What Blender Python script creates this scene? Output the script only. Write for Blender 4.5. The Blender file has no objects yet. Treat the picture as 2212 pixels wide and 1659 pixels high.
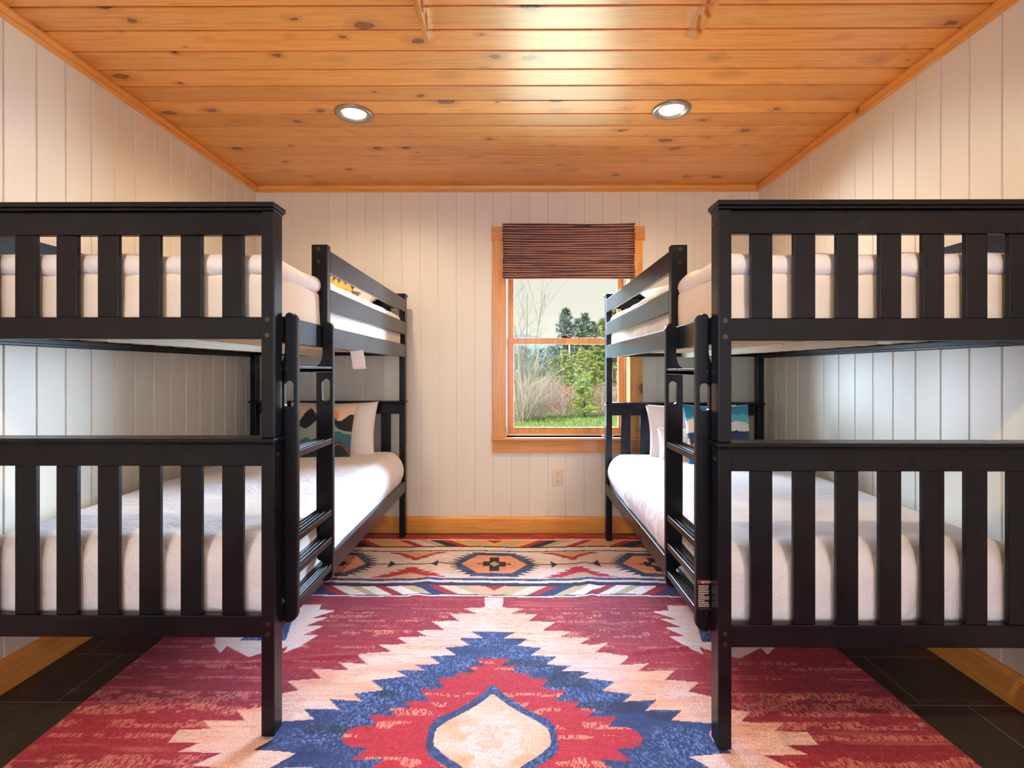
import bpy, bmesh, math, random
import numpy as np
from mathutils import Vector, Matrix, noise as mnoise

scene = bpy.context.scene
COL = scene.collection
PI = math.pi

# ------------------------------------------------------------------ camera
F_PX = 1109.0
CAM_Z = 1.175
cam_d = bpy.data.cameras.new('camera')
cam = bpy.data.objects.new('camera', cam_d)
COL.objects.link(cam)
cam.location = (0, 0, CAM_Z)
cam.rotation_euler = (PI / 2, 0, 0.0055)
cam_d.sensor_width = 36.0
cam_d.lens = 36.0 * F_PX / 2212.0
cam_d.shift_y = -30.5 / 2212.0
cam_d.clip_start = 0.05
cam_d.clip_end = 2000
scene.camera = cam

# ------------------------------------------------------------------ colour management / exposure
vs = scene.view_settings
vs.view_transform = 'Standard'
vs.look = 'None'
vs.exposure = 0.13
vs.gamma = 1.0
vs.use_curve_mapping = False
scene.cycles.use_denoising = True
scene.cycles.max_bounces = 10
scene.cycles.diffuse_bounces = 8
scene.cycles.glossy_bounces = 4
scene.cycles.transparent_max_bounces = 12
scene.cycles.sample_clamp_indirect = 6.0
scene.cycles.caustics_reflective = False
scene.cycles.caustics_refractive = False

# ------------------------------------------------------------------ sky
world = bpy.data.worlds.new('sky')
scene.world = world
world.use_nodes = True
wn = world.node_tree
wn.nodes.clear()
wo = wn.nodes.new('ShaderNodeOutputWorld')
wb = wn.nodes.new('ShaderNodeBackground')
wtc = wn.nodes.new('ShaderNodeTexCoord')
wsep = wn.nodes.new('ShaderNodeSeparateXYZ')
wr = wn.nodes.new('ShaderNodeValToRGB')
wn.links.new(wtc.outputs['Generated'], wsep.inputs[0])
wn.links.new(wsep.outputs['Z'], wr.inputs[0])
wn.links.new(wr.outputs[0], wb.inputs[0])
wn.links.new(wb.outputs[0], wo.inputs[0])
cr = wr.color_ramp
cr.elements[0].position = 0.0
cr.elements[0].color = (0.98, 0.92, 0.80, 1)
cr.elements[1].position = 0.22
cr.elements[1].color = (0.82, 0.79, 0.70, 1)
e = cr.elements.new(0.7)
e.color = (0.45, 0.62, 0.95, 1)
wb.inputs[1].default_value = 1.0


def add_light(name, kind, loc, rot, energy, color, **kw):
    d = bpy.data.lights.new(name, kind)
    d.energy = energy
    d.color = color
    for k, v in kw.items():
        setattr(d, k, v)
    o = bpy.data.objects.new(name, d)
    o.location = loc
    o.rotation_euler = rot
    COL.objects.link(o)
    return o


def aim(frm, to):
    return (Vector(to) - Vector(frm)).to_track_quat('-Z', 'Y').to_euler()


# sun on the garden (comes from behind the house, never enters the room)
add_light('sun', 'SUN', (0, -5, 20), aim((-6, -6, 9), (0, 0, 0)), 5.6, (1.0, 0.94, 0.82), angle=0.01)
# added area light standing in for brighter sky, placed above the camera's view line
L0 = (0.2, 9.0, 4.6)
add_light('sky_fill', 'AREA', L0, aim(L0, (0.3, 3.0, 1.0)), 9500, (0.50, 0.70, 1.0),
          shape='RECTANGLE', size=15.0, size_y=2.9)
# added panel outside, below the view, imitating light bounced off sunlit ground
L1 = (0.5, 5.2, 0.05)
add_light('ground_fill', 'AREA', L1, aim(L1, (0.45, 3.9, 1.5)), 160, (0.92, 0.96, 1.0),
          shape='RECTANGLE', size=2.6, size_y=1.4)

# added panels out of view on either side of the window, extra daylight indoors
for lx, lw in ((3.3, 1900), (-2.7, 1900)):
    L3 = (lx, 5.7, 1.75)
    add_light('side_fill', 'AREA', L3, aim(L3, (0.4, 3.8, 1.2)), lw, (0.60, 0.76, 1.0),
              shape='RECTANGLE', size=2.6, size_y=2.8)
# added cool fill lamp behind the viewer; the rear wall has no window
L2 = (0.0, -2.33, 1.40)
add_light('rear_fill', 'AREA', L2, aim(L2, (0.0, 2.0, 1.25)), 72, (0.62, 0.78, 1.0),
          shape='RECTANGLE', size=3.0, size_y=1.7)

# ------------------------------------------------------------------ helpers
def srgb(r, g, b):
    def f(c):
        c /= 255.0
        return c / 12.92 if c <= 0.04045 else ((c + 0.055) / 1.055) ** 2.4
    return (f(r), f(g), f(b))


def new_mat(name):
    m = bpy.data.materials.new(name)
    m.use_nodes = True
    nt = m.node_tree
    nt.nodes.clear()
    out = nt.nodes.new('ShaderNodeOutputMaterial')
    bs = nt.nodes.new('ShaderNodeBsdfPrincipled')
    nt.links.new(bs.outputs[0], out.inputs[0])
    return m, nt, bs


def N(nt, t, **kw):
    n = nt.nodes.new(t)
    for k, v in kw.items():
        setattr(n, k, v)
    return n


def mapping(nt, scale=(1, 1, 1), coord='Object', rot=(0, 0, 0)):
    tc = N(nt, 'ShaderNodeTexCoord')
    mp = N(nt, 'ShaderNodeMapping')
    mp.inputs['Scale'].default_value = scale
    mp.inputs['Rotation'].default_value = rot
    nt.links.new(tc.outputs[coord], mp.inputs[0])
    return mp.outputs[0]


def noise_tex(nt, vec, scale, detail=4, rough=0.5, dist=0.0):
    n = N(nt, 'ShaderNodeTexNoise')
    n.inputs['Scale'].default_value = scale
    n.inputs['Detail'].default_value = detail
    n.inputs['Roughness'].default_value = rough
    n.inputs['Distortion'].default_value = dist
    if vec is not None:
        nt.links.new(vec, n.inputs['Vector'])
    return n.outputs[0]


def ramp(nt, fac, stops, interp='LINEAR'):
    r = N(nt, 'ShaderNodeValToRGB')
    r.color_ramp.interpolation = interp
    els = r.color_ramp.elements
    while len(els) < len(stops):
        els.new(0.5)
    for e, (p, c) in zip(els, stops):
        e.position = p
        e.color = (c[0], c[1], c[2], 1)
    nt.links.new(fac, r.inputs[0])
    return r.outputs[0]


def math_n(nt, op, a, b=None, c=None):
    n = N(nt, 'ShaderNodeMath', operation=op)
    for i, v in enumerate((a, b, c)):
        if v is None:
            continue
        if isinstance(v, (int, float)):
            n.inputs[i].default_value = v
        else:
            nt.links.new(v, n.inputs[i])
    return n.outputs[0]


def mixc(nt, fac, a, b, mode='MIX'):
    n = N(nt, 'ShaderNodeMix', data_type='RGBA', blend_type=mode)
    for sock, v in ((n.inputs[0], fac), (n.inputs[6], a), (n.inputs[7], b)):
        if isinstance(v, (int, float)):
            sock.default_value = v
        elif isinstance(v, tuple):
            sock.default_value = (v[0], v[1], v[2], 1)
        else:
            nt.links.new(v, sock)
    return n.outputs[2]


def bump(nt, bs, h, strength=0.2, dist=0.002):
    b = N(nt, 'ShaderNodeBump')
    b.inputs['Strength'].default_value = strength
    b.inputs['Distance'].default_value = dist
    nt.links.new(h, b.inputs['Height'])
    nt.links.new(b.outputs[0], bs.inputs['Normal'])
    return b


def simple(name, col, rough=0.5, metal=0.0, spec=0.5, **kw):
    m, nt, bs = new_mat(name)
    bs.inputs['Base Color'].default_value = (col[0], col[1], col[2], 1)
    bs.inputs['Roughness'].default_value = rough
    bs.inputs['Metallic'].default_value = metal
    bs.inputs['Specular IOR Level'].default_value = spec
    for k, v in kw.items():
        bs.inputs[k].default_value = v
    return m


def pine_mat(name, axis, light, mid, dark, board=None, board_axis=None, off=0.0, rough=0.28, coat=0.3, knots=1.0):
    """varnished knotty pine; axis = grain direction (0 x, 1 y, 2 z)"""
    m, nt, bs = new_mat(name)
    tc = N(nt, 'ShaderNodeTexCoord')
    sep = N(nt, 'ShaderNodeSeparateXYZ')
    nt.links.new(tc.outputs['Object'], sep.inputs[0])
    if board:
        v = math_n(nt, 'DIVIDE', math_n(nt, 'SUBTRACT', sep.outputs[board_axis], off), board)
        idx = math_n(nt, 'FLOOR', v)
    else:
        idx = math_n(nt, 'FLOOR', math_n(nt, 'MULTIPLY', sep.outputs[(axis + 1) % 3], 0.001))
    wnz = N(nt, 'ShaderNodeTexWhiteNoise', noise_dimensions='1D')
    nt.links.new(idx, wnz.inputs['W'])
    rnd = wnz.outputs['Value']
    # shift coordinates per board
    comb = N(nt, 'ShaderNodeCombineXYZ')
    for i in range(3):
        s = sep.outputs[i]
        if i == axis:
            s = math_n(nt, 'ADD', s, math_n(nt, 'MULTIPLY', rnd, 37.0))
        nt.links.new(s, comb.inputs[i])
    mp = N(nt, 'ShaderNodeMapping')
    sc = [26.0, 26.0, 26.0]
    sc[axis] = 1.6
    mp.inputs['Scale'].default_value = sc
    nt.links.new(comb.outputs[0], mp.inputs[0])
    g1 = noise_tex(nt, mp.outputs[0], 1.0, 5, 0.6, 1.2)
    mp2 = N(nt, 'ShaderNodeMapping')
    sc2 = [120.0, 120.0, 120.0]
    sc2[axis] = 3.0
    mp2.inputs['Scale'].default_value = sc2
    nt.links.new(comb.outputs[0], mp2.inputs[0])
    g2 = noise_tex(nt, mp2.outputs[0], 1.0, 3, 0.5)
    base = ramp(nt, g1, [(0.30, mid), (0.5, light), (0.72, mid)])
    base = mixc(nt, math_n(nt, 'MULTIPLY', math_n(nt, 'GREATER_THAN', g2, 0.56), 0.18), base, dark)
    tint = ramp(nt, rnd, [(0.0, (0.80, 0.74, 0.66)), (0.5, (1, 1, 1)), (1.0, (1.1, 1.04, 0.95))])
    base = mixc(nt, 1.0, base, tint, 'MULTIPLY')
    # knots
    if knots > 0:
        mk = N(nt, 'ShaderNodeMapping')
        sk = [9.0, 9.0, 9.0]
        sk[axis] = 5.2
        mk.inputs['Scale'].default_value = sk
        nt.links.new(comb.outputs[0], mk.inputs[0])
        wob = N(nt, 'ShaderNodeTexNoise')
        wob.inputs['Scale'].default_value = 3.0
        nt.links.new(mk.outputs[0], wob.inputs['Vector'])
        vadd = N(nt, 'ShaderNodeVectorMath', operation='MULTIPLY_ADD')
        nt.links.new(wob.outputs[1], vadd.inputs[0])
        vadd.inputs[1].default_value = (0.22, 0.22, 0.22)
        nt.links.new(mk.outputs[0], vadd.inputs[2])
        vo = N(nt, 'ShaderNodeTexVoronoi', voronoi_dimensions='3D')
        vo.inputs['Scale'].default_value = 1.0
        nt.links.new(vadd.outputs[0], vo.inputs['Vector'])
        sepc = N(nt, 'ShaderNodeSeparateColor')
        nt.links.new(vo.outputs['Color'], sepc.inputs[0])
        sel = math_n(nt, 'GREATER_THAN', sepc.outputs[0], 1.0 - 0.85 * knots)
        size = math_n(nt, 'MULTIPLY_ADD', math_n(nt, 'POWER', sepc.outputs[1], 2.0), 0.22, 0.045)
        rel = math_n(nt, 'DIVIDE', vo.outputs['Distance'], size)
        core = ramp(nt, rel, [(0.0, (1, 1, 1)), (0.55, (0.75, 0.75, 0.75)), (0.72, (1, 1, 1)), (1.0, (0, 0, 0))])
        halo = ramp(nt, math_n(nt, 'MULTIPLY', rel, 0.4), [(0.25, (1, 1, 1)), (1.0, (0, 0, 0))])
        base = mixc(nt, math_n(nt, 'MULTIPLY', math_n(nt, 'MULTIPLY', halo, sel), 0.45), base, dark)
        kd = (dark[0] * 0.35, dark[1] * 0.22, dark[2] * 0.25)
        base = mixc(nt, math_n(nt, 'MULTIPLY', math_n(nt, 'MULTIPLY', core, sel), 0.9), base, kd)
    nt.links.new(base, bs.inputs['Base Color'])
    bs.inputs['Roughness'].default_value = rough
    bs.inputs['Coat Weight'].default_value = coat
    bs.inputs['Coat Roughness'].default_value = 0.26
    bump(nt, bs, g1, 0.12, 0.001)
    return m


def board_paint(name, col, axis, pitch, off):
    """painted boards with a slight difference from board to board"""
    m, nt, bs = new_mat(name)
    tc = N(nt, 'ShaderNodeTexCoord')
    sep = N(nt, 'ShaderNodeSeparateXYZ')
    nt.links.new(tc.outputs['Object'], sep.inputs[0])
    idx = math_n(nt, 'FLOOR', math_n(nt, 'DIVIDE', math_n(nt, 'SUBTRACT', sep.outputs[axis], off), pitch))
    w = N(nt, 'ShaderNodeTexWhiteNoise', noise_dimensions='1D')
    nt.links.new(idx, w.inputs['W'])
    t = ramp(nt, w.outputs['Value'], [(0, (0.955, 0.955, 0.95)), (1, (1, 1, 1))])
    c = mixc(nt, 1.0, t, col, 'MULTIPLY')
    nz = noise_tex(nt, mapping(nt, (9, 9, 1.2)), 3.0, 4, 0.6)
    c = mixc(nt, math_n(nt, 'MULTIPLY', nz, 0.08), c, (col[0] * 0.8, col[1] * 0.76, col[2] * 0.7))
    # few small knots bleeding through
    vo = N(nt, 'ShaderNodeTexVoronoi')
    vo.inputs['Scale'].default_value = 3.1
    nt.links.new(tc.outputs['Object'], vo.inputs['Vector'])
    spot = math_n(nt, 'LESS_THAN', vo.outputs['Distance'], 0.014)
    c = mixc(nt, math_n(nt, 'MULTIPLY', spot, 0.6), c, (0.30, 0.22, 0.15))
    nt.links.new(c, bs.inputs['Base Color'])
    bs.inputs['Roughness'].default_value = 0.42
    bump(nt, bs, noise_tex(nt, mapping(nt, (60, 60, 5)), 2.0, 3), 0.08, 0.001)
    return m


def fabric_mat(name, col, bumpsc=1.0, rough=0.85, wr=0.35):
    m, nt, bs = new_mat(name)
    vec = mapping(nt)
    n1 = noise_tex(nt, vec, 7.0 * bumpsc, 5, 0.55, 0.8)
    n2 = noise_tex(nt, vec, 900.0, 1, 0.5)
    c = mixc(nt, math_n(nt, 'MULTIPLY', n2, 0.05), (col[0], col[1], col[2]), (col[0] * .8, col[1] * .8, col[2] * .8))
    nt.links.new(c, bs.inputs['Base Color'])
    bs.inputs['Roughness'].default_value = rough
    bs.inputs['Sheen Weight'].default_value = 0.15
    n3 = noise_tex(nt, mapping(nt, (1.0, 2.2, 1.0)), 3.2 * bumpsc, 6, 0.62, 2.2)
    bump(nt, bs, math_n(nt, 'ADD', n1, n3), wr, 0.03)
    return m


def attr_mat(name, attr='Col', rough=0.9, fine=600.0, strength=0.3, wrinkle=None, sheen=0.3, var=0.0):
    m, nt, bs = new_mat(name)
    at = N(nt, 'ShaderNodeAttribute', attribute_name=attr)
    c = at.outputs['Color']
    vec = mapping(nt)
    f = noise_tex(nt, vec, fine, 2, 0.6)
    if var:
        k = ramp(nt, f, [(0.35, (1 - var,) * 3), (0.65, (1 + var * 0.6,) * 3)])
        c = mixc(nt, 1.0, c, k, 'MULTIPLY')
    nt.links.new(c, bs.inputs['Base Color'])
    bs.inputs['Roughness'].default_value = rough
    bs.inputs['Sheen Weight'].default_value = sheen
    bump(nt, bs, f if wrinkle is None else noise_tex(nt, vec, wrinkle, 4), strength, 0.004)
    return m


# ------------------------------------------------------------------ materials
PINE_L, PINE_M, PINE_D = srgb(230, 164, 84), srgb(218, 144, 60), srgb(148, 72, 24)
M = {}
CEIL_P, CEIL_OFF = 0.1319, 3.33 % 0.1319
M['ceiling'] = pine_mat('ceiling_pine', 0, PINE_L, PINE_M, PINE_D, CEIL_P, 1, CEIL_OFF, rough=0.42, coat=0.6)
M['trim_y'] = pine_mat('trim_pine_lengthwise', 1, PINE_L, PINE_M, PINE_D, knots=0.5)
M['trim_x'] = pine_mat('trim_pine_crosswise', 0, PINE_L, PINE_M, PINE_D, knots=0.5)
M['trim_z'] = pine_mat('trim_pine_upright', 2, PINE_L, PINE_M, PINE_D, knots=0.5)
WALL = srgb(228, 224, 210)
BACK_P, BACK_OFF = 0.1317, -1.605
M['wall_back'] = board_paint('cream_painted_boards_back', WALL, 0, BACK_P, BACK_OFF)
M['wall_left'] = board_paint('cream_painted_boards_left', WALL, 1, 0.1300, 2.909)
M['wall_right'] = board_paint('cream_painted_boards_right', WALL, 1, 0.1330, 2.922)
M['bolt'] = simple('dark_bolt_metal', (0.10, 0.09, 0.09), 0.22, 0.95)
M['rubber'] = simple('black_rubber', (0.008, 0.008, 0.008), 0.6)
M['raw_pine'] = pine_mat('raw_pine_slat', 0, srgb(226, 205, 170), srgb(214, 188, 148), srgb(170, 128, 84), rough=0.6, coat=0.0, knots=0.6)


def dark_paint():
    m, nt, bs = new_mat('espresso_black_paint')
    vec = mapping(nt, (9, 9, 9))
    n1 = noise_tex(nt, vec, 1.0, 2, 0.5, 0.3)
    c = ramp(nt, n1, [(0.3, (0.0042, 0.0040, 0.0068)), (0.7, (0.0080, 0.0074, 0.0118))])
    nt.links.new(c, bs.inputs['Base Color'])
    r = ramp(nt, noise_tex(nt, mapping(nt, (5, 2, 5)), 1.0, 2, 0.5), [(0.3, (0.25,) * 3), (0.7, (0.31,) * 3)])
    nt.links.new(r, bs.inputs['Roughness'])
    bs.inputs['Specular IOR Level'].default_value = 0.27
    bump(nt, bs, noise_tex(nt, mapping(nt, (40, 8, 40)), 1.0, 1), 0.02, 0.0008)
    return m


M['dark'] = dark_paint()
M['sheet'] = fabric_mat('white_cotton', srgb(236, 232, 234), 1.0)
M['sheet2'] = fabric_mat('white_sheet', srgb(238, 226, 214), 0.7, wr=0.2)
M['nickel'] = simple('satin_nickel', srgb(150, 148, 142), 0.35, 0.7)
M['plastic'] = simple('almond_plastic', srgb(222, 205, 182), 0.35)
M['slot'] = simple('dark_slot', (0.02, 0.018, 0.016), 0.6)
M['lead'] = simple('bronze_latch', (0.02, 0.018, 0.016), 0.35, 0.8)


def emit_mat(name, col, s):
    m, nt, bs = new_mat(name)
    bs.inputs['Base Color'].default_value = (0.9, 0.9, 0.9, 1)
    bs.inputs['Emission Color'].default_value = (*col, 1)
    bs.inputs['Emission Strength'].default_value = s
    return m


M['lens'] = emit_mat('lit_lens', (1.0, 0.84, 0.62), 18.0)


def glass_mat():
    m = bpy.data.materials.new('window_glass')
    m.use_nodes = True
    nt = m.node_tree
    nt.nodes.clear()
    out = N(nt, 'ShaderNodeOutputMaterial')
    tr = N(nt, 'ShaderNodeBsdfTransparent')
    tr.inputs[0].default_value = (0.96, 0.98, 0.97, 1)
    gl = N(nt, 'ShaderNodeBsdfGlossy')
    gl.inputs['Roughness'].default_value = 0.02
    fr = N(nt, 'ShaderNodeFresnel')
    fr.inputs[0].default_value = 1.2
    mx = N(nt, 'ShaderNodeMixShader')
    nt.links.new(fr.outputs[0], mx.inputs[0])
    nt.links.new(tr.outputs[0], mx.inputs[1])
    nt.links.new(gl.outputs[0], mx.inputs[2])
    nt.links.new(mx.outputs[0], out.inputs[0])
    return m


M['glass'] = glass_mat()


def floor_mat():
    m, nt, bs = new_mat('dark_slate_tile')
    tc = N(nt, 'ShaderNodeTexCoord')
    sep = N(nt, 'ShaderNodeSeparateXYZ')
    nt.links.new(tc.outputs['Object'], sep.inputs[0])
    row = math_n(nt, 'DIVIDE', math_n(nt, 'SUBTRACT', sep.outputs[1], 1.806), 0.306)
    ri = math_n(nt, 'FLOOR', row)
    fx = math_n(nt, 'SUBTRACT', math_n(nt, 'SUBTRACT', sep.outputs[0], 1.584), math_n(nt, 'MULTIPLY', math_n(nt, 'ADD', ri, 1.0), -0.155))
    fx = math_n(nt, 'DIVIDE', fx, 0.61)
    a = math_n(nt, 'ABSOLUTE', math_n(nt, 'SUBTRACT', math_n(nt, 'FRACT', math_n(nt, 'ADD', row, 0.5)), 0.5))
    b = math_n(nt, 'ABSOLUTE', math_n(nt, 'SUBTRACT', math_n(nt, 'FRACT', math_n(nt, 'ADD', fx, 0.5)), 0.5))
    ga = math_n(nt, 'LESS_THAN', a, 0.0075)
    gb = math_n(nt, 'LESS_THAN', b, 0.0038)
    g = math_n(nt, 'MAXIMUM', ga, gb)
    vo = N(nt, 'ShaderNodeTexVoronoi')
    vo.inputs['Scale'].default_value = 75
    nt.links.new(tc.outputs['Object'], vo.inputs['Vector'])
    sepc = N(nt, 'ShaderNodeSeparateColor')
    nt.links.new(vo.outputs['Color'], sepc.inputs[0])
    spk = math_n(nt, 'MULTIPLY', math_n(nt, 'LESS_THAN', vo.outputs['Distance'], 0.13), math_n(nt, 'GREATER_THAN', sepc.outputs[0], 0.72))
    c = ramp(nt, noise_tex(nt, tc.outputs['Object'], 6, 5), [(0.3, srgb(44, 39, 35)), (0.7, srgb(56, 50, 44))])
    c = mixc(nt, math_n(nt, 'MULTIPLY', spk, 0.8), c, srgb(170, 155, 130))
    c = mixc(nt, g, c, srgb(120, 105, 84))
    nt.links.new(c, bs.inputs['Base Color'])
    bs.inputs['Roughness'].default_value = 0.5
    inv = math_n(nt, 'SUBTRACT', 1.0, g)
    bump(nt, bs, inv, 0.4, 0.002)
    return m


M['floor'] = floor_mat()


# ------------------------------------------------------------------ mesh building
class MB:
    def __init__(self):
        self.v, self.f, self.mi, self.cur = [], [], [], 0

    def add(self, vs_, fs_):
        o = len(self.v)
        self.v += [tuple(p) for p in vs_]
        for f in fs_:
            self.f.append(tuple(i + o for i in f))
            self.mi.append(self.cur)
        return self

    def box(self, x0, x1, y0, y1, z0, z1):
        if x0 > x1: x0, x1 = x1, x0
        if y0 > y1: y0, y1 = y1, y0
        vs_ = [(x, y, z) for z in (z0, z1) for y in (y0, y1) for x in (x0, x1)]
        return self.add(vs_, [(0, 2, 3, 1), (4, 5, 7, 6), (0, 1, 5, 4), (2, 6, 7, 3), (0, 4, 6, 2), (1, 3, 7, 5)])

    def prism(self, pts, a0, a1, fn):
        """pts = 2-D outline; fn(p, q, a) -> xyz; closed prism between a0 and a1"""
        n = len(pts)
        vs_ = [fn(p[0], p[1], a0) for p in pts] + [fn(p[0], p[1], a1) for p in pts]
        fs_ = [tuple(range(n - 1, -1, -1)), tuple(range(n, 2 * n))]
        for i in range(n):
            j = (i + 1) % n
            fs_.append((i, j, n + j, n + i))
        return self.add(vs_, fs_)

    def ring_prism(self, outer, inner, a0, a1, fn):
        """plate with a hole: outer and inner have the same number of points"""
        n = len(outer)
        vs_ = []
        for a in (a0, a1):
            vs_ += [fn(p[0], p[1], a) for p in outer] + [fn(p[0], p[1], a) for p in inner]
        fs_ = []
        for i in range(n):
            j = (i + 1) % n
            fs_.append((i, n + i, n + j, j))
            fs_.append((2 * n + i, 2 * n + j, 3 * n + j, 3 * n + i))
            fs_.append((i, j, 2 * n + j, 2 * n + i))
            fs_.append((n + i, 3 * n + i, 3 * n + j, n + j))
        return self.add(vs_, fs_)

    def disc(self, c, axis, r, h, n=20, r2=None):
        """short cylinder from c along axis (unit vec)"""
        c = Vector(c)
        ax = Vector(axis).normalized()
        t = ax.orthogonal().normalized()
        b = ax.cross(t)
        r2 = r if r2 is None else r2
        vs_ = [c + (t * math.cos(2 * PI * i / n) + b * math.sin(2 * PI * i / n)) * r for i in range(n)]
        vs_ += [c + ax * h + (t * math.cos(2 * PI * i / n) + b * math.sin(2 * PI * i / n)) * r2 for i in range(n)]
        fs_ = [tuple(range(n - 1, -1, -1)), tuple(range(n, 2 * n))] + [(i, (i + 1) % n, n + (i + 1) % n, n + i) for i in range(n)]
        return self.add(vs_, fs_)

    def tube(self, pts, radii, n=8, cap=True):
        pts = [Vector(p) for p in pts]
        if not hasattr(radii, '__len__'):
            radii = [radii] * len(pts)
        rings = []
        t_prev = None
        for i, p in enumerate(pts):
            d = (pts[min(i + 1, len(pts) - 1)] - pts[max(i - 1, 0)])
            d = d.normalized() if d.length > 1e-9 else Vector((0, 0, 1))
            if t_prev is None:
                t = d.orthogonal().normalized()
            else:
                t = (t_prev - d * t_prev.dot(d))
                t = t.normalized() if t.length > 1e-6 else d.orthogonal().normalized()
            t_prev = t
            b = d.cross(t)
            rings.append([p + (t * math.cos(2 * PI * k / n) + b * math.sin(2 * PI * k / n)) * radii[i] for k in range(n)])
        vs_ = [q for r in rings for q in r]
        fs_ = []
        for i in range(len(pts) - 1):
            for k in range(n):
                k2 = (k + 1) % n
                fs_.append((i * n + k, i * n + k2, (i + 1) * n + k2, (i + 1) * n + k))
        if cap:
            fs_.append(tuple(range(n - 1, -1, -1)))
            fs_.append(tuple((len(pts) - 1) * n + k for k in range(n)))
        return self.add(vs_, fs_)

    def build(self, name, mat, parent=None, origin=(0, 0, 0), bevel=0.0, seg=2, smooth=False, fix=False):
        ox, oy, oz = origin
        me = bpy.data.meshes.new(name)
        me.from_pydata([(p[0] - ox, p[1] - oy, p[2] - oz) for p in self.v], [], self.f)
        mats = mat if isinstance(mat, (list, tuple)) else [mat]
        for m in mats:
            me.materials.append(m)
        if len(mats) > 1:
            me.polygons.foreach_set('material_index', self.mi)
        bm = bmesh.new()
        bm.from_mesh(me)
        bmesh.ops.recalc_face_normals(bm, faces=bm.faces)
        bm.to_mesh(me)
        bm.free()
        if smooth:
            me.polygons.foreach_set('use_smooth', [True] * len(me.polygons))
        me.update()
        o = bpy.data.objects.new(name, me)
        COL.objects.link(o)
        if parent is not None:
            o.parent = parent           # parent empties carry `origin` as location
            # parts are stored relative to the root's origin
        else:
            o.location = origin
        if bevel > 0:
            b = o.modifiers.new('edge', 'BEVEL')
            b.width = bevel
            b.segments = seg
            b.limit_method = 'ANGLE'
            b.angle_limit = math.radians(40)
            b.harden_normals = False
        return o


def thing(name, label, cat, loc=(0, 0, 0), group=None):
    o = bpy.data.objects.new(name, None)
    o.empty_display_size = 0.1
    o.location = loc
    COL.objects.link(o)
    o['label'] = label
    o['category'] = cat
    if group:
        o['group'] = group
    return o


def tag(o, label, cat, group=None, kind=None):
    o['label'] = label
    o['category'] = cat
    if group:
        o['group'] = group
    if kind:
        o['kind'] = kind
    return o


def struct(o, label=None):
    o['kind'] = 'structure'
    if label:
        o['label'] = label
    return o


# ------------------------------------------------------------------ room shell
XL, XR, YB, YR, ZC = -1.870, 1.752, 3.70, -2.4, 2.505
WX0, WX1, WZ0, WZ1 = -0.060, 0.824, 0.6795, 2.100      # window opening in the back wall


def grooves(a0, a1, pitch, off, w=0.006):
    """breakpoints along a boarded surface: list of (pos, depth)"""
    out = [(a0, 0.0)]
    k = math.ceil((a0 - off) / pitch)
    while off + k * pitch < a1 - 1e-4:
        g = off + k * pitch
        if g > a0 + 0.012 and g < a1 - 0.012:
            out += [(g - w, 0.0), (g - 0.0012, 0.0045), (g + 0.0012, 0.0045), (g + w * 0.55, 0.0)]
        k += 1
    out.append((a1, 0.0))
    return out


def boarded(mb, prof, b0, b1, fn, thick=0.12):
    """closed slab: profile along a (front side has grooves), b along the boards; fn(a, depth, b)"""
    pts = [(a, d) for a, d in prof] + [(prof[-1][0], thick), (prof[0][0], thick)]
    n = len(pts)
    vs_ = [fn(a, d, b0) for a, d in pts] + [fn(a, d, b1) for a, d in pts]
    fs_ = [(i, (i + 1) % n, n + (i + 1) % n, n + i) for i in range(n)]
    m = len(prof)
    # caps as quads strips
    for base in (0, n):
        for i in range(m - 1):
            pass
    fs_ += [tuple(range(n)), tuple(range(2 * n - 1, n - 1, -1))]
    mb.add(vs_, fs_)


mb = MB()
fb = lambda a, d, b: (a, YB + d, b)
boarded(mb, grooves(XL, WX0, BACK_P, BACK_OFF), 0, ZC, fb)
boarded(mb, grooves(WX1, XR, BACK_P, BACK_OFF), 0, ZC, fb)
boarded(mb, grooves(WX0, WX1, BACK_P, BACK_OFF), 0, WZ0 + 0.01, fb)
boarded(mb, grooves(WX0, WX1, BACK_P, BACK_OFF), WZ1 + 0.01, ZC, fb)
struct(mb.build('wall_back', M['wall_back']))
mb = MB()
boarded(mb, grooves(YR, YB, 0.1300, 2.909), 0, ZC, lambda a, d, b: (XL - d, a, b))
struct(mb.build('wall_left', M['wall_left']))
mb = MB()
boarded(mb, grooves(YR, YB, 0.1330, 2.922), 0, ZC, lambda a, d, b: (XR + d, a, b))
struct(mb.build('wall_right', M['wall_right']))
mb = MB()
boarded(mb, grooves(XL, XR, BACK_P, BACK_OFF), 0, ZC, lambda a, d, b: (a, YR - d, b))
struct(mb.build('wall_rear', M['wall_back']))
mb = MB()
boarded(mb, grooves(YR, YB, CEIL_P, 3.33, 0.0095), XL - 0.12, XR + 0.12, lambda a, d, b: (b, a, ZC + d * 2.2))
struct(mb.build('ceiling', M['ceiling']))
mb = MB().box(XL - 0.12, XR + 0.12, YR - 0.12, YB + 0.12, -0.1, 0.0)
struct(mb.build('floor', M['floor']))


# crown trim and baseboards
def strip(name, prof, a0, a1, fn, mat):
    mb_ = MB()
    mb_.prism(prof, a0, a1, fn)
    return struct(mb_.build(name, mat, bevel=0.0015))


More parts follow.
